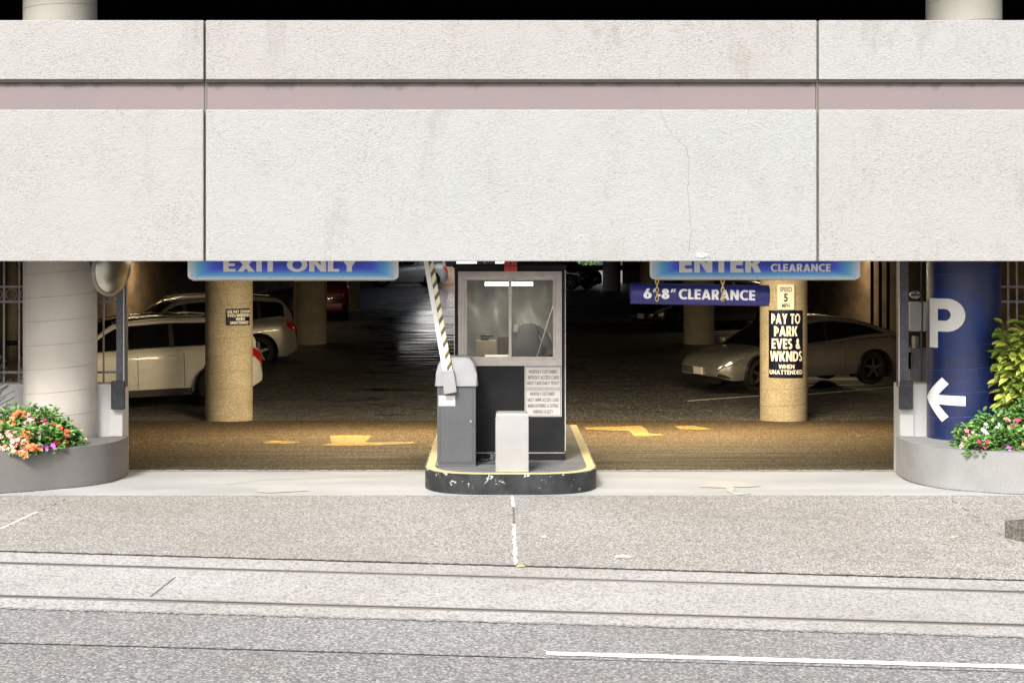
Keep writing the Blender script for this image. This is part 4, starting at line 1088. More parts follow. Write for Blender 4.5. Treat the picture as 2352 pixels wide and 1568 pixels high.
bm = bm_new(); box(bm, q1(1482, DB + .11), q1(1514, DB + .11), DB + .10, DB + .12, z1(470, DB + .11), z1(340, DB + .11), .004); tag(link('orange_tag', bm, simple('orange_tag', (.50, .25, .06), .6)), 'orange tag hanging in the top right corner of the booth window', 'tag')
# red alarm box on the booth roof
al = thing('alarm_box', (.16, DB - .08, 2.28), 'red metal box with a round hole above the booth window', 'alarm')
xa, xb = P(1158, 0, DB - .1).x, P(1188, 0, DB - .1).x; zb_ = zc2(623, DB - .1); zm_ = zc2(612, DB - .1)
bm = bm_new()
for pts in ([(xa, DB - .11, zb_), (xb, DB - .11, zb_), (xb, DB - .02, zm_ + .012), (xa, DB - .02, zm_ + .012)],): pass
box(bm, xa, xb, DB - .10, DB - .022, zb_, zm_ + .002, .005); box(bm, xa + .003, xb - .003, DB - .085, DB - .022, zm_ + .002, 2.46, .004)
link('housing', bm, M_red, al)
bm = bm_new(); lathe(bm, [(.010, -.004), (.010, 0)], ((xa + xb) / 2, DB - .086, zm_ + .03), 16, 'y'); link('lens', bm, M_black, al)
# notices on the booth
def notice(name, u0, u1, v0, v1, D, face, lines, lmat, lab, border=True):
    x0, x1 = P(u0, 0, D).x, P(u1, 0, D).x; za, zb2 = zc2(v1, D), zc2(v0, D)
    s = thing(name, ((x0 + x1) / 2, D, za), lab, 'sign')
    bm = bm_new(); box(bm, x0, x1, D - .006, D, za, zb2, .002); link('plate', bm, face, s)
    if border:
        bm = bm_new(); i = .011; w = .0045
        for a, b, c, d in ((x0 + i, x1 - i, za + i, za + i + w), (x0 + i, x1 - i, zb2 - i - w, zb2 - i), (x0 + i, x0 + i + w, za + i + w, zb2 - i - w), (x1 - i - w, x1 - i, za + i + w, zb2 - i - w)):
            bm.faces.new([bm.verts.new((p, D - .0085, q)) for p, q in ((a, c), (b, c), (b, d), (a, d))])
        link('border', bm, lmat, s)
    for body, a, b, va, vb, bold in lines:
        t = (text_bm(body, P(a, 0, D).x, P(b, 0, D).x, zc2(vb, D), zc2(va, D), bold, D - .0085) if body[0] == '_' else block_bm(body, P(a, 0, D).x, P(b, 0, D).x, zc2(vb, D), zc2(va, D), D - .0085, .15, .14, .11)); link('lettering', t, lmat, s)
q7 = lambda x: (2060 + x / 2.75) / 1.7415
w7 = lambda y: (1430 + y / 2.75) / 1.7415
notice('customer_notice', 1205, 1290, 840.5, 892.3, DB, M_sign, [('MONTHLY CUSTOMERS', q7(152), q7(465), w7(135), w7(172), .006), ('WITHOUT ACCESS CARD', q7(140), q7(482), w7(198), w7(236), .006), ('MUST TAKE DAILY TICKET', q7(134), q7(487), w7(260), w7(298), .006)], M_signt, 'pale notice reading MUST TAKE DAILY TICKET, the upper one below the window')
notice('customer_notice', 1205, 1290, 893.2, 956.5, DB, M_sign, [('MONTHLY CUSTOMERS', q7(167), q7(440), w7(377), w7(416), .006), ('MUST SWIPE ACCESS CARD', q7(138), q7(482), w7(444), w7(482), .006), ('WHEN ENTERING & EXITING', q7(140), q7(478), w7(508), w7(548), .006), ('PARKING FACILITY', q7(200), q7(416), w7(573), w7(612), .006)], M_signt, 'pale notice reading MUST SWIPE ACCESS CARD, the lower of the two')

# ------------------------------------------------------------------ barrier machine, arm, cream box
DG = 17.61
gx0, gx1 = P(1004, 0, DG).x, P(1093, 0, DG).x; hx0, hx1 = P(998.7, 0, DG).x, P(1097.7, 0, DG).x
bmn = thing('barrier_machine', ((gx0 + gx1) / 2, DG + .17, .219), 'grey barrier cabinet with a light rounded hood on the island', 'barrier')
bm = bm_new(); box(bm, gx0, gx1, DG, DG + .36, .235, 1.10, .008, 2); link('cabinet', bm, M_cab, bmn)
bm = bm_new(); box(bm, gx0 - .012, gx1 + .004, DG - .012, DG + .37, .219, .236, .003); link('foot_plate', bm, M_cab, bmn)
bm = bm_new(); zl = zc2(886.5, DG - .02); ztp = zc2(821, DG - .02); prof = []
sh_ = [(hx0, zl), (hx0 + .012, zl + .13), (hx0 + .03, zl + .215), (hx0 + .055, zl + .262), (hx0 + .09, ztp - .006), (hx0 + .13, ztp)]
sh_ += [(hx0 + hx1 - x, z) for x, z in reversed(sh_)]
t = bm_new(); plate(t, sh_, DG - .025, DG + .385)
bmesh.ops.bevel(t, geom=[e for e in t.edges if abs(e.verts[0].co.y - e.verts[1].co.y) < .001 and e.verts[0].co.z + e.verts[1].co.z > 2 * zl + .01], offset=.025, segments=4, affect='EDGES', profile=.5)
merge(bm, t); smooth_angle(link('hood', bm, M_hood, bmn), 35)
bm = bm_new(); box(bm, gx0 + .03, gx0 + .033, DG - .003, DG - .0005, .26, 1.06); box(bm, gx0 + .033, gx1 - .03, DG - .003, DG - .0005, .26, .263); box(bm, gx1 - .033, gx1 - .03, DG - .003, DG - .0005, .2631, 1.06)
link('door_gap', bm, M_black, bmn)
bm = bm_new(); lathe(bm, [(.011, -.008), (.012, -.005), (.012, 0)], (gx1 - .055, DG, .70), 16, 'y'); link('lock', bm, M_bolt, bmn)
M_label = simple('label_white', (.62, .60, .58), .5)
notice('warning_label', 1007.6, 1045.6, 908, 932, DG, M_label, [('TRAFFIC ONLY', 1010, 1043, 915, 919.5, .01), ('NO', 1010, 1021, 923, 929.5, .01)] + [('_' * 9, 1023.5, 1043, y, y + .9, .0) for y in (922.8, 925.8, 928.6)], M_pink, 'small white label with TRAFFIC ONLY and NO on the barrier cabinet', border=False)
# the raised arm; a child of the machine, hinged at its flange
DA = DG - .06
hinge = P(1033, 880, DA); top_ = P(984, 598, DA); dirv = (top_ - hinge); ang = math.atan2(dirv.x, dirv.z)
Ma = Matrix.Translation(hinge) @ Matrix.Rotation(ang, 4, 'Y')
arm = bpy.data.objects.new('arm', None); COL.objects.link(arm); arm.parent = bmn
bpy.data.objects.remove(arm)
LA = 1.52
armo = None
t = bm_new(); box(t, -.052, -.002, -.018, .018, -.02, LA, .003); bm = bm_new(); merge(bm, t, 0, Ma); armo = link('barrier_arm', bm, M_armw, bmn)
t = bm_new(); box(t, 0, .05, -.0185, .0185, -.02, LA, .002); me_bm = t
me = bpy.data.meshes.new('hazard_tape'); bmesh.ops.recalc_face_normals(t, faces=t.faces[:]); t.to_mesh(me); t.free(); me.materials.append(M_tape)
tp = bpy.data.objects.new('hazard_tape', me); COL.objects.link(tp); tp.parent = armo; tp.matrix_world = Ma; tp.matrix_local = Matrix.Translation(-Vector(bmn.location)) @ Ma
bm = bm_new(); fl = [(1014.5, 852), (1041.5, 848), (1049, 900.5), (1020, 906)]
a = [P(u, v, DA - .03) for u, v in fl]; b = [p + Vector((0, .085, 0)) for p in a]
va = [bm.verts.new(p) for p in a]; vb = [bm.verts.new(p) for p in b]; bm.faces.new(va); bm.faces.new(vb)
for k in range(4): bm.faces.new((va[k], va[(k + 1) % 4], vb[(k + 1) % 4], vb[k]))
bmesh.ops.bevel(bm, geom=bm.edges[:], offset=.004, segments=2, affect='EDGES'); fo = link('flange', bm, M_hood, bmn)
for u, v in ((1040, 852), (1046, 897), (1024, 902), (1018, 856)):
    p = P(u, v, DA - .03); bm = bm_new(); lathe(bm, [(.008, -.006), (.009, -.004), (.009, 0)], tuple(p), 12, 'y'); link('bolt', bm, M_bolt, fo)
# cream box
DC = 17.15; bx0, bx1 = P(1139, 0, DC).x, P(1213, 0, DC).x
cbx = thing('utility_box', ((bx0 + bx1) / 2, DC + .14, .219), 'short cream metal box with a rounded top at the front of the island', 'box')
bm = bm_new(); t = bm_new(); zt2 = zc2(948, DC)
plate(t, [(bx0, .222), (bx1, .222), (bx1, zt2), (bx0, zt2)], DC, DC + .27)
bmesh.ops.bevel(t, geom=[e for e in t.edges if min(e.verts[0].co.z, e.verts[1].co.z) > zt2 - .01], offset=.032, segments=5, affect='EDGES', profile=.5)
merge(bm, t); smooth_angle(link('case', bm, M_boxw, cbx), 35)
for a in (bx1 + .0002, bx0 - .0062):
    bm = bm_new(); box(bm, a, a + .006, DC - .003, DC + .02, .222, zt2 - .05); link('side_seam', bm, M_alud, cbx)
for x_, z_ in ((bx0 + .022, .26), (bx1 - .022, .26), (bx0 + .022, zt2 - .06), (bx1 - .022, zt2 - .06)):
    bm = bm_new(); lathe(bm, [(.005, -.003), (.006, -.001), (.006, 0)], (x_, DC, z_), 10, 'y'); link('screw', bm, M_alud, cbx)
# conduit
cd = thing('conduit', (P(1115, 0, 17.85).x, 17.85, .219), 'black conduit pipe and valve between the cabinet and the cream box', 'pipe')
bm = bm_new(); tube(bm, [P(1090, 1056, 17.8), P(1122, 1056, 17.8), P(1132, 1050, 17.8), P(1150, 1050, 17.8)], .017, 10); link('pipe', bm, M_booth, cd, smooth=True)
bm = bm_new(); box(bm, P(1126, 0, 17.8).x, P(1137, 0, 17.8).x, 17.76, 17.83, zc2(1056, 17.8), zc2(1042, 17.8), .008); tube(bm, [P(1131, 1042, 17.8), P(1131, 1036, 17.8)], .012, 8); link('valve', bm, M_steel, cd)

# ------------------------------------------------------------------ cars
def lerp_tab(tab, s):
    if s <= tab[0][0]: return tab[0][1]
    for (a, va), (b, vb) in zip(tab, tab[1:]):
        if s <= b:
            t = (s - a) / (b - a); t = t * t * (3 - 2 * t) if len(tab) < 0 else t
            return va + (vb - va) * t
    return tab[-1][1]
def car(name, label, loc, rz, L, W, top, belt, roof, cab, M_paint, wheels, wr, pitch=0.0, rails=False, plate_front=True, group='cars parked inside the garage', pillars=(.5,), lowz=.22, cladding=None, rimcol=None, vw=2.0, roofmat=None):
    """nose at local x=0, tail at x=L; top = hood/deck line, roof = roof line, cab = (windscreen base, roof front, roof rear, rear base)"""
    r0 = thing(name, loc, label, 'car', group, rz); r0.rotation_euler = (0, pitch, rz)
    hw = W / 2
    def half(s):
        e = min(s, 1 - s); k = 1 - max(0, 1 - e / .10) ** 2.2 * .26
        return hw * k
    def low(s): return lowz + max(0, .06 - s) * 1.6 + max(0, s - .93) * 2.0
    def zt(s): return lerp_tab(top, s)
    NS = 72
    bm = bm_new(); lay = {}
    ss = [k / NS for k in range(NS + 1)]
    wc = [w * L for w in wheels]
    def section(s):
        w = half(s); zl = low(s); z = zt(s); h = z - zl
        f = [(0, zl), (w * .80, zl), (w * .955, zl + h * .04), (w * .985, zl + h * .16), (w * 1.0, zl + h * .32), (w * 1.0, zl + h * .48), (w * .993, zl + h * .62), (w * .985, zl + h * .74), (w * .965, zl + h * .86), (w * .93, zl + h * .95), (w * .84, zl + h * 1.0), (w * .5, zl + h * 1.0 + .02), (0, zl + h + .028)]
        return f
    for side in (-1, 1):
        g = []
        for s in ss:
            row = []
            for (y, z) in section(s):
                x = s * L
                if s in (0.0, 1.0): x += (1 if s == 0 else -1) * .05 * (abs(z - zt(s) * .55)) * 1.5
                row.append(bm.verts.new((x, side * y, z)))
            g.append(row)
        for i in range(NS):
            for j in range(12):
                a, b, c, d = g[i][j], g[i + 1][j], g[i + 1][j + 1], g[i][j + 1]
                mx = (a.co.x + b.co.x) / 2; mz = (a.co.z + d.co.z) / 2
                if 1 <= j <= 9 and any((mx - w) ** 2 + (mz - wr) ** 2 < (wr + .055) ** 2 for w in wc): continue
                bm.faces.new((a, b, c, d))
        for end in (0, NS):
            for j in range(1, 11):
                pass
        # snap the ragged arch edges on to a circle
        for i in range(NS + 1):
            for j in range(2, 10):
                v = g[i][j]
                for w in wc:
                    dx, dz = v.co.x - w, v.co.z - wr; dd = math.hypot(dx, dz)
                    if dd < wr + .115 and dd > wr - .0 and dz > -.12 and 1e-3 < dd:
                        k = (wr + .058) / dd
                        if abs(k - 1) < .16: v.co.x = w + dx * k; v.co.z = wr + dz * k
    # close nose and tail
    for s in (0.0, 1.0):
        sec = section(s)
        for (ya, za), (yb, zb) in zip(sec, sec[1:]):
            def X(z): return s * L + (1 if s == 0 else -1) * .05 * abs(z - zt(s) * .55) * 1.5
            if abs(za - zb) < 1e-5: continue
            bm.faces.new([bm.verts.new(q) for q in ((X(za), -ya, za), (X(za), ya, za), (X(zb), yb, zb), (X(zb), -yb, zb))])
    bmesh.ops.remove_doubles(bm, verts=bm.verts[:], dist=.002)
    bmesh.ops.delete(bm, geom=[v for v in bm.verts if not v.link_faces], context='VERTS')
    body = link('body', bm, M_paint, r0, local=True); smooth_angle(body, 40)
    # cabin
    s0, s1, s2, s3 = cab
    def cabpt(s, t, off=0.0):
        zb = zt(s) - .02; zr = lerp_tab(roof, s); h = max(zr - zb, .0); w = half(s)
        wb = w * .93; wt_ = w * .74 - .0
        tt = min(t, 1.0); k = h / max(.01, max(v for _, v in roof) - zb)
        wr_ = wb + (wt_ - wb) * min(1, k)
        if t <= 1: y = wb + (wr_ - wb) * t; z = zb + h * .94 * t
        else:
            q = t - 1; y = wr_ * (1 - q); z = zb + h * (.94 + .06 * math.sin(q * math.pi / 2))
        n = Vector((0, .9, .35)).normalized() if t <= 1 else Vector((0, .1, 1)).normalized()
        return Vector((s * L, y, z)) + n * off
    def patch(nm, sa, sb, ta, tb, off, mat, ns=14, nt=6, parent=body, both=True, sm=True):
        bm = bm_new(); out = []
        for side in (-1, 1):
            if tb < 1.5: bm = bm_new()
            g = [[bm.verts.new((p.x, p.y * side, p.z)) for p in [cabpt(sa + (sb - sa) * i / ns, ta + (tb - ta) * j / nt, off) for j in range(nt + 1)]] for i in range(ns + 1)]
            for i in range(ns):
                for j in range(nt): bm.faces.new((g[i][j], g[i + 1][j], g[i + 1][j + 1], g[i][j + 1]))
            if tb < 1.5: o_ = link(nm, bm, mat, parent, smooth=sm, local=True)
        if tb < 1.5: return o_
        bmesh.ops.remove_doubles(bm, verts=bm.verts[:], dist=.0005)
        return link(nm, bm, mat, parent, smooth=sm, local=True)
    patch('cabin_side', s0 + .01, s3 - .004, 0, 1.0, 0.0, M_paint, 50, 8, body)
    fast = s3 > .94 and max(v for _, v in roof) < 1.5
    A_, B_ = s0 + .035, (s3 - .075 if fast else s3 - .05)
    def shape(s):
        k = (s - A_) / (B_ - A_)
        zb_ = zt(s) - .02; zr_ = max(.03, lerp_tab(roof, s) - zb_)
        lo = (.05 + .34 * k ** 3) if fast else (.05 + .12 * max(0, k - .78) / .22)
        hi = .90 - .05 / zr_
        if fast: hi = min(hi, .90 - .50 * max(0, (k - .72) / .28) ** 2)
        else: hi = min(hi, .88)
        return lo, max(lo + .002, hi)
    for nm, off, mt, e in (('window_trim', .006, M_chrome if fast else M_black, .035), ('side_window', .011, M_carglass, 0)):
        for side in (-1, 1):
            bm = bm_new(); g = []
            for i in range(61):
                s_ = A_ + (B_ - A_) * i / 60; lo, hi = shape(s_); lo -= e; hi += e * .6
                g.append([bm.verts.new((p.x, p.y * side, p.z)) for p in [cabpt(s_, lo + (hi - lo) * j / 6, off) for j in range(7)]])
            for i in range(60):
                for j in range(6): bm.faces.new((g[i][j], g[i + 1][j], g[i + 1][j + 1], g[i][j + 1]))
            link(nm, bm, mt, r0, smooth=True, local=True)
    for k in pillars:
        for side in (-1, 1):
            lo, hi = shape(k); bm = bm_new()
            g = [[bm.verts.new((p.x, p.y * side, p.z)) for p in [cabpt(k + d, lo + (hi - lo) * j / 6, .015) for j in range(7)]] for d in (-.009, .009)]
            for j in range(6): bm.faces.new((g[0][j], g[1][j], g[1][j + 1], g[0][j + 1]))
            link('door_pillar', bm, M_black, r0, local=True)
    patch('windscreen', s0, s1 + .01, 1.0, 2.0, .0, M_carglass, 16, 6, r0)
    patch('rear_window', s2 - .01, s3, 1.0, 2.0, .0, M_carglass, 16, 6, r0)
    patch('roof', s1, s2, .94, 2.0, .008, roofmat or M_paint, 34, 10, r0)
    patch('windscreen_pillar', s0, s1 + .01, .86, 1.10, .009, M_paint, 14, 3, r0)
    patch('rear_pillar', s2 - .03, s3, .84, 1.12, .009, M_paint, 14, 3, r0)
    if rails:
        for side in (-1, 1):
            bm = bm_new(); tube(bm, [(p.x, p.y * side, p.z + .05) for p in [cabpt(s1 + (s2 - s1) * k / 12, 1.12, 0) for k in range(13)]], .018, 6); link('roof_rail', bm, M_chrome, r0, smooth=True, local=True)
    # wheels
    for w in wc:
        for side in (-1, 1):
            wo = bpy.data.objects.new('wheel', None); COL.objects.link(wo); wo.parent = r0; wo.location = (w, side * (hw - .13), wr)
            bm = bm_new(); lathe(bm, [(wr * .62, -.11), (wr * .9, -.115), (wr, -.08), (wr, .08), (wr * .9, .115), (wr * .62, .11), (wr * .62, -.11)], (0, 0, 0), 32, 'y', close=False); link('tyre', bm, M_rubber, wo, local=True)
            bm = bm_new(); yo = side * .10; lathe(bm, [(wr * .63, -.10), (wr * .63, .10), (wr * .57, .10), (wr * .57, -.10)], (0, 0, 0), 32, 'y', close=False)
            for k in range(5):
                a = 2 * math.pi * k / 5 + .3; c_, s_ = math.cos(a), math.sin(a); rr = wr * .59; q = wr * .085
                pts = [(c_ * .03 - s_ * q * 1.2, s_ * .03 + c_ * q * 1.2), (c_ * rr - s_ * q * .7, s_ * rr + c_ * q * .7), (c_ * rr + s_ * q * .7, s_ * rr - c_ * q * .7), (c_ * .03 + s_ * q * 1.2, s_ * .03 - c_ * q * 1.2)]
                plate(bm, pts, yo - .012, yo + .012)
            lathe(bm, [(.045, yo - .02), (.045, yo + .02)], (0, 0, 0), 14, 'y'); link('rim', bm, rimcol or M_rimdk, wo, local=True)
            bm = bm_new(); lathe(bm, [(wr + .054, -.22), (wr + .054, .105)], (w, side * (hw - .13), wr), 28, 'y', close=False)
            lathe(bm, [(wr + .054, -.22 * side), (.01, -.22 * side)], (w, side * (hw - .13), wr), 28, 'y', close=False)
            for v in bm.verts:
                if v.co.z < .16: v.co.z = .16
            link('arch_liner', bm, M_black, r0, local=True)
    # lamps, handles, mirrors, plate
    zn = zt(.02); ztl = zt(.98)
    for side in (-1, 1):
        def skin(sa, sb, fa, fb, nm, mt, off=.008):
            bm = bm_new(); g = []
            for i in range(13):
                s_ = sa + (sb - sa) * i / 12; sec = section(s_); ja, jb = fa(i / 12), fb(i / 12); row = []
                for k in range(5):
                    q = ja + (jb - ja) * k / 4; a = int(q); f = q - a; y = sec[a][0] + (sec[a + 1][0] - sec[a][0]) * f; z = sec[a][1] + (sec[a + 1][1] - sec[a][1]) * f
                    row.append(bm.verts.new((s_ * L + (-off if sa < .5 else off), side * (y + off), z + off * .4)))
                g.append(row)
            for i in range(12):
                for k in range(4): bm.faces.new((g[i][k], g[i + 1][k], g[i + 1][k + 1], g[i][k + 1]))
            link(nm, bm, mt, r0, smooth=True, local=True)
        skin(.006, .115, lambda t: 6.6 + 1.0 * t, lambda t: 8.2 + .35 * t, 'headlight', M_lampw)
        skin(.93, .996, lambda t: 7.4 - 1.6 * t, lambda t: 8.6, 'taillight', M_lampred)
        skin(.004, .075, lambda t: 6.0 + .5 * t, lambda t: 6.45 + .3 * t, 'lamp_shadow_line', M_black, .007)
        skin(.004, .05, lambda t: 2.2 + .2 * t, lambda t: 4.0 - 1.2 * t, 'air_intake', M_black, .007)
        bm = bm_new(); mxp = cabpt(s0 + .045, .05); box(bm, mxp.x - .06, mxp.x + .08, side * (hw + .10) - .09, side * (hw + .10) + .09, mxp.z + .0, mxp.z + .13, .03, 3); smooth_angle(link('wing_mirror', bm, M_paint, r0, local=True), 40)
        for k in (s0 + .16, s0 + .36):
            bm = bm_new(); box(bm, k * L, k * L + .18, side * hw * .995 - .012, side * hw * .995 + .014, zt(k) - .17, zt(k) - .145, .008); link('door_handle', bm, M_paint, r0, local=True)
    for s_ in (s0 + .055, s0 + .235, s0 + .42):
        for side in (-1, 1):
            bm = bm_new(); pts = [section(s_)[j] for j in range(3, 9)]
            for (ya, za), (yb, zb) in zip(pts, pts[1:]):
                bm.faces.new([bm.verts.new(q) for q in ((s_ * L, side * (ya + .003), za), (s_ * L + .010, side * (ya + .003), za), (s_ * L + .010, side * (yb + .003), zb), (s_ * L, side * (yb + .003), zb))])
            link('door_seam', bm, M_black, r0, local=True)
    bm = bm_new(); box(bm, -.035, -.0, -.155, .155, zn * .5 + .03, zn * .5 + .17, .004); link('number_plate', bm, M_signw, r0, local=True)
    bm = bm_new(); g0 = zn * .5 - .14
    plate_pts = [(-hw * .62, g0), (hw * .62, g0), (hw * .72, g0 + .10), (hw * .5, g0 + .13), (-hw * .5, g0 + .13), (-hw * .72, g0 + .10)]
    a = [bm.verts.new((-.022 + abs(y) * .10, y, z)) for y, z in plate_pts]; b = [bm.verts.new((.1 + abs(y) * .10, y, z)) for y, z in plate_pts]
    bm.faces.new(a); bm.faces.new(b)
    for k in range(6): bm.faces.new((a[k], a[(k + 1) % 6], b[(k + 1) % 6], b[k]))
    link('grille', bm, M_black, r0, local=True)
    if cladding:
        for side in (-1, 1):
            bm = bm_new(); g = []
            for k in range(31):
                s_ = wheels[0] + (wheels[1] - wheels[0]) * (.16 + .68 * k / 30); w = half(s_)
                g.append([bm.verts.new((s_ * L, side * (w + .006), z)) for z in (lowz - .01, lowz + .12)])
            for a, b in zip(g, g[1:]): bm.faces.new((a[0], a[1], b[1], b[0]))
            link('sill_cladding', bm, M_black, r0, local=True)
    return r0
# profiles
SUV_top = [(0, .66), (.02, .78), (.05, .90), (.10, .97), (.25, 1.06), (.30, 1.08), (.6, 1.12), (.9, 1.14), (.96, 1.10), (.985, 1.0), (1, .86)]
SUV_roof = [(.24, 1.04), (.30, 1.26), (.36, 1.50), (.40, 1.61), (.46, 1.66), (.6, 1.69), (.78, 1.67), (.90, 1.61), (.93, 1.52), (.965, 1.25), (.98, 1.08)]
SUV_cab = (.245, .39, .90, .975)
SED_top = [(0, .52), (.02, .62), (.05, .70), (.12, .78), (.24, .86), (.30, .89), (.6, .93), (.8, .98), (.92, 1.00), (.97, .95), (.99, .86), (1, .74)]
SED_roof = [(.22, .84), (.30, 1.06), (.38, 1.28), (.45, 1.39), (.53, 1.44), (.62, 1.44), (.72, 1.37), (.82, 1.24), (.90, 1.11), (.955, 1.00)]
SED_cab = (.225, .43, .70, .95)
PA_white = paint('paint_white', (.78, .76, .70), .4)
PA_gold = paint('paint_champagne', (.36, .35, .33), .3, .4)
PA_silver = paint('paint_silver', (.33, .325, .315), .27, .6)
PA_red = paint('paint_red', (.13, .008, .008), .3)
PA_black = paint('paint_black', (.006, .006, .007), .2)
PA_dkgrey = paint('paint_grey', (.09, .09, .095), .3, .3)
PA_pale = paint('paint_pale_silver', (.30, .30, .31), .35, .4)
YAW = R(24)
def place_nose(u_tail, D_tail, L, W, yaw):
    """location of the nose so that the near tail corner stands at the given spot"""
    x = (u_tail - UC) * D_tail / F
    tail = Vector((x, D_tail)); ax = Vector((math.cos(yaw), math.sin(yaw))); side = Vector((math.sin(yaw), -math.cos(yaw)))
    n = tail - ax * L - side * (W / 2)
    return n
def put(nm, lab, u_tail, D_tail, L, W, top, roof, cab, pnt, wheels, wr, yaw=YAW, dz=0.0, pitch=0.0, **kw):
    n = place_nose(u_tail, D_tail, L, W, yaw)
    c_ = n + Vector((math.cos(yaw), math.sin(yaw))) * L * .5
    zf, zr_ = gz(n.x, n.y + .3), gz(0, n.y + math.sin(yaw) * L)
    pt_ = -math.atan2(zr_ - zf, L) + pitch
    return car(nm, lab, (n.x, n.y, zf + dz), yaw, L, W, top, None, roof, cab, pnt, wheels, wr, pitch=pt_, **kw)
put('parked_car', 'white estate car nose down behind the left sand column', 612, 32.0, 4.75, 1.86, SUV_top, SUV_roof, SUV_cab, PA_white, (.19, .79), .35, rails=True, cladding=True, roofmat=PA_black, pillars=(.44, .62, .8))  # roof of the white car coloured black for the dark it reflects
put('parked_car', 'silver sports utility car behind the white car, red tail lamp showing', 692, 38.2, 4.75, 1.9, SUV_top, SUV_roof, SUV_cab, PA_gold, (.19, .79), .38, rails=True, pillars=(.44, .62, .8), dz=-.12)
put('parked_car', 'dark red hatchback far back between two left columns', 672, 49.5, 4.3, 1.7, SUV_top, SUV_roof, SUV_cab, PA_red, (.19, .79), .34, yaw=R(-84), pillars=(.44, .62))
put('parked_car', 'silver fastback sedan facing left behind the pay sign column', 2090, 34.2, 4.5, 1.82, SED_top, SED_roof, SED_cab, PA_silver, (.20, .80), .34, pillars=(.56,), dz=.06)
put('parked_car', 'black car with a pale number plate beside the middle right column', 1832, 47.4, 4.6, 1.82, SED_top, SED_roof, SED_cab, PA_black, (.20, .80), .33, pillars=(.56,))
car('parked_car', 'pale silver car broadside at the far end left of the booth', (P(838, 0, 86).x, 85.2, gz(0, 84.5)), R(14), 4.3, 1.85, SUV_top, None, SUV_roof, SUV_cab, PA_pale, (.19, .79), .36, pillars=(.44, .62))
car('parked_car', 'black car at the far end right of the booth showing one headlight', (P(1366, 0, 80).x, 79.5, gz(0, 80)), R(148), 4.6, 1.85, SUV_top, None, SUV_roof, SUV_cab, PA_black, (.19, .79), .36, pillars=(.44, .62))
# parking stripes
for a, b in (((1580, 921), (1745, 909)), ((1856, 906), (2054, 889)), ((1200, 0), (0, 0)))[:2]:
    strip('parking_stripe', [G(*a), G(*b)], .09, M_lane, .006, .15)

# ------------------------------------------------------------------ garage fittings
pp = thing('drain_pipe', (P(27, 0, 34).x, 34, gz(0, 34)), 'tan drain pipe standing inside the garage behind the left fence', 'pipe')
bm = bm_new(); tube(bm, [(P(27, 0, 34).x, 34, gz(0, 34)), (P(27, 0, 34).x, 34, 2.75)], .115, 20); link('pipe', bm, M_incol, pp, smooth=True)
bm = bm_new(); tube(bm, [(P(27, 0, 34).x, 34, .55), (P(27, 0, 34).x, 34, .65)], .13, 20); link('collar', bm, M_black, pp, smooth=True)
for k, (u, D) in enumerate(((2003, 43), (2022, 43), (2040, 43))):
    x = P(u, 0, D).x; bm = bm_new(); tube(bm, [(x, D, gz(x, D)), (x, D, 2.75)], .045, 12)
    tag(link('standpipe', bm, M_steeld, smooth=True), ('thin dark standpipe on the back right, leftmost of three', 'thin dark standpipe on the back right, middle of three', 'thin dark standpipe on the back right, rightmost of three')[k], 'pipe', 'standpipes behind the silver sedan')
# ceiling lights (above the edge of the fascia, they light the ramp and the stalls)
def ceiling_light(x, D, e, lab, size=2.2):
    o = thing('ceiling_light', (x, D, 2.70), lab, 'lamp', 'ceiling lights in the garage')
    bm = bm_new(); box(bm, x - size / 2, x + size / 2, D - .07, D + .07, 2.70, 2.75, .01); link('housing', bm, M_alu, o)
    bm = bm_new(); box(bm, x - size / 2 + .03, x + size / 2 - .03, D - .05, D + .05, 2.675, 2.70, .006); link('diffuser', bm, emis('warm_diffuser', (1.0, .72, .38), 3.0), o)
    l = bpy.data.lights.new('lamp_glow', 'AREA'); l.shape = 'RECTANGLE'; l.size = size; l.size_y = .12; l.energy = e; l.color = (1.0, .79, .46)
    lo = bpy.data.objects.new('lamp_glow', l); COL.objects.link(lo); lo.parent = o; lo.location = (0, 0, -.03)
ceiling_light(-2.0, 25.6, 400, 'warm strip light on the garage ceiling over the exit ramp')
ceiling_light(2.6, 25.6, 370, 'warm strip light on the garage ceiling over the entry ramp')
ceiling_light(4.2, 27.0, 190, 'warm strip light on the garage ceiling over the silver sedan')
ceiling_light(-9.4, 47, 75, 'warm strip light on the garage ceiling over the left stalls')
ceiling_light(9.3, 47, 45, 'warm strip light on the garage ceiling over the right stalls')

# equipment behind the right post
D = 19.4
q3 = lambda x: (3560 + x / 3.015) / 1.7415
w3 = lambda y: (1040 + y / 3.015) / 1.7415
eq = thing('intercom_cabinet', (P(q3(310), 0, D).x, D, .0), 'white wall cabinet with a round lamp between post and blue column', 'cabinet')
x0, x1 = P(q3(235), 0, D).x, P(q3(380), 0, D).x
M_cabw = simple('cabinet_white', (.52, .51, .51), .5, var=.05, fine=.15)
bm = bm_new(); plate(bm, rrect(x0, x1, zc2(w3(860), D), zc2(w3(500), D), .03), D, D + .12); link('case', bm, M_cabw, eq)
bm = bm_new(); box(bm, P(q3(405), 0, D).x, P(q3(445), 0, D).x, D + .01, D + .1, zc2(w3(860), D), zc2(w3(500), D), .01); link('side_case', bm, M_cabw, eq)
bm = bm_new(); plate(bm, rrect(P(q3(245), 0, D).x, P(q3(370), 0, D).x, zc2(w3(466), D), zc2(w3(372), D), .055), D - .02, D + .06); link('round_lamp', bm, M_cabw, eq)
bm = bm_new(); box(bm, P(q3(290), 0, D).x, P(q3(318), 0, D).x, D - .024, D - .02, zc2(w3(402), D), zc2(w3(380), D)); link('lens', bm, M_steel, eq)
bm = bm_new(); tube(bm, [(P(q3(392), 0, D).x, D + .05, 0), (P(q3(392), 0, D).x, D + .05, 2.75)], .012, 8); link('pole', bm, M_steel, eq)
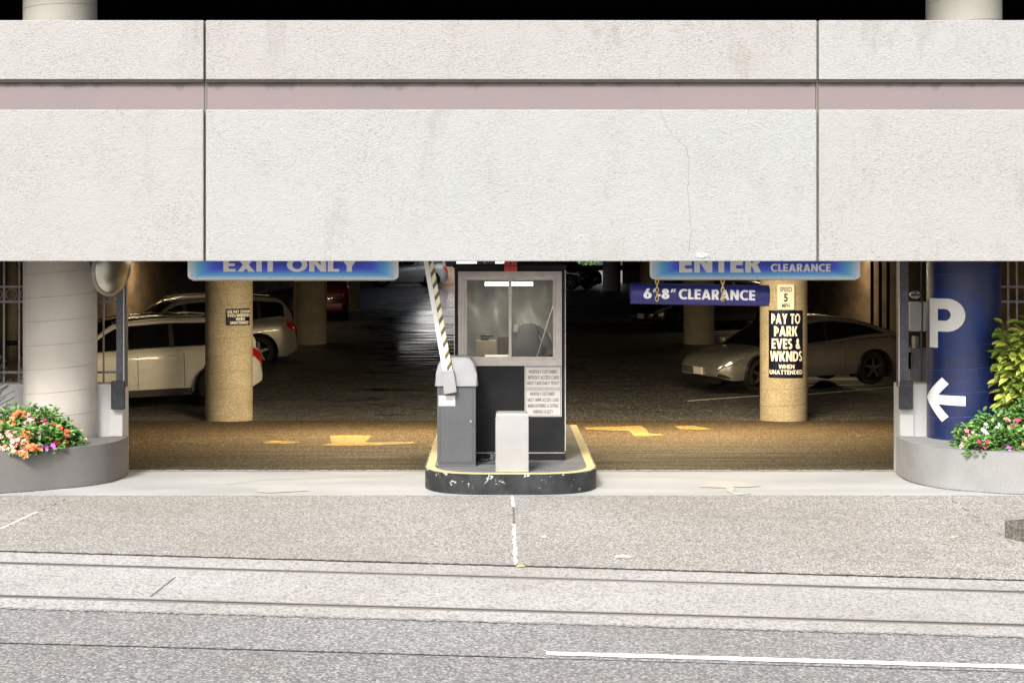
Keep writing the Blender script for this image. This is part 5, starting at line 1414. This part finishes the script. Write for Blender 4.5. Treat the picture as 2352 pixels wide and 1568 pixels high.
mo = thing('covered_machine', (P(q3(330), 0, 19.7).x, 19.8, 0), 'grey rounded machine below the white cabinet', 'machine')
bm = bm_new(); xx0, xx1 = P(q3(225), 0, 19.7).x, P(q3(470), 0, 19.7).x
t = bm_new(); box(t, xx0, xx1, 19.65, 20.1, 0, zc2(w3(925), 19.7)); bmesh.ops.bevel(t, geom=[e for e in t.edges if min(e.verts[0].co.z, e.verts[1].co.z) > .5], offset=.14, segments=6, affect='EDGES'); merge(bm, t); smooth_angle(link('cover', bm, simple('machine_grey', (.16, .16, .17), .55, fine=.3), mo), 40)
bm = bm_new(); plate(bm, rrect(P(q3(218), 0, 19.6).x, P(q3(258), 0, 19.6).x, zc2(w3(1315), 19.6), zc2(w3(1110), 19.6), .036), 19.6, 19.63); link('oval_badge', bm, M_cabw, mo)

# ------------------------------------------------------------------ street details
bm = bm_new(); k0 = G(2308, 1240)
pts = [G(2308, 1237), G(2500, 1360), G(2700, 1360), G(2700, 1190), G(2360, 1210)]
a = [(p.x, p.y) for p in pts]
prism(bm, [a[0], (a[0][0] + 1.6, a[0][1] - 1.55), (a[0][0] + 1.85, a[0][1] - 1.4), (a[0][0] + .95, a[0][1] + .45)], -.5, gz(4.6, 14.5) + .21, bev=.015)
tag(link('tree_pit_kerb', bm, M_kerb), 'rough aggregate kerb block at the right edge of the pavement', 'kerb')
def scrap(u, v, sx, sy, mat, name, lab, cat):
    c = G(u, v, .008); bm = bm_new(); n = 9; vs = []
    for k in range(n):
        a = 2 * math.pi * k / n; rr = random.uniform(.7, 1.2); vs.append(bm.verts.new((c.x + math.cos(a) * sx * rr, c.y + math.sin(a) * sy * rr, c.z + random.uniform(0, .006))))
    m_ = bm.verts.new((c.x, c.y, c.z + .02))
    for k in range(n): bm.faces.new((m_, vs[k], vs[(k + 1) % n]))
    tag(link(name, bm, mat), lab, cat)
M_paper = simple('litter_paper', (.75, .74, .72), .8)
scrap(1431, 1280, .07, .05, M_paper, 'paper_scrap', 'larger white paper scrap near the kerb crack', 'litter')
scrap(1250, 1235, .028, .03, M_paper, 'paper_scrap', 'small white paper scrap in the middle of the pavement', 'litter')
scrap(1198, 1303, .045, .02, simple('yellow_leaf', (.45, .42, .06), .7), 'fallen_leaf', 'yellow green fallen leaf in the kerb crack', 'leaf')
scrap(2188, 1236, .03, .03, simple('tan_leaf', (.55, .5, .3), .7), 'fallen_leaf', 'pale tan fallen leaf near the kerb block', 'leaf')

# ------------------------------------------------------------------ beyond the back of the garage
bk = thing('far_building', (-4, 128, 0), 'pale building in daylight seen over the parapet at the back', 'building')
bm = bm_new(); box(bm, -12, 4, 128, 136, -2, 14); link('wall', bm, simple('far_wall', (.6, .6, .58), .8), bk)
for i in range(5):
    for j in range(4):
        bm = bm_new(); box(bm, -10.6 + i * 3, -9.2 + i * 3, 127.95, 128.0, 1.0 + j * 3.2, 2.9 + j * 3.2); link('window', bm, M_carglass, bk)
def tree(x, y, h, r, lab):
    tr = thing('tree', (x, y, 0), lab, 'tree', 'trees behind the garage')
    bm = bm_new(); tube(bm, [(x, y, -2), (x + .1, y, h * .4), (x, y, h * .75)], [.2, .14, .06], 8); link('trunk', bm, M_stem, tr)
    bm = bm_new(); lay = face_layer(bm)
    cl = [(Vector((random.uniform(-r, r) * .7, random.uniform(-r, r) * .6, h * random.uniform(.12, .95))), random.uniform(.4, .9)) for _ in range(16)]
    for c_, cr in cl:
        for _ in range(70):
            d = Vector((random.gauss(0, 1), random.gauss(0, 1), random.gauss(0, 1))).normalized()
            leaf_add(bm, lay, Vector((x, y, 0)) + c_ + d * cr * random.uniform(.5, 1), d + Vector((0, 0, random.uniform(-.5, .5))), Vector((0, 0, 1)), .22, .13, random.random())
    link('crown', bm, M_leafg, tr, recalc=False)
for k, x in enumerate((-6.4, .6, 2.6, 5.0)):
    tree(x, 103 + k % 2, 4.5, 1.5, ('bushy green tree beyond the back parapet, leftmost', 'bushy green tree beyond the back parapet behind the booth', 'bushy green tree beyond the parapet, right of the booth', 'bushy green tree beyond the parapet, rightmost')[k])
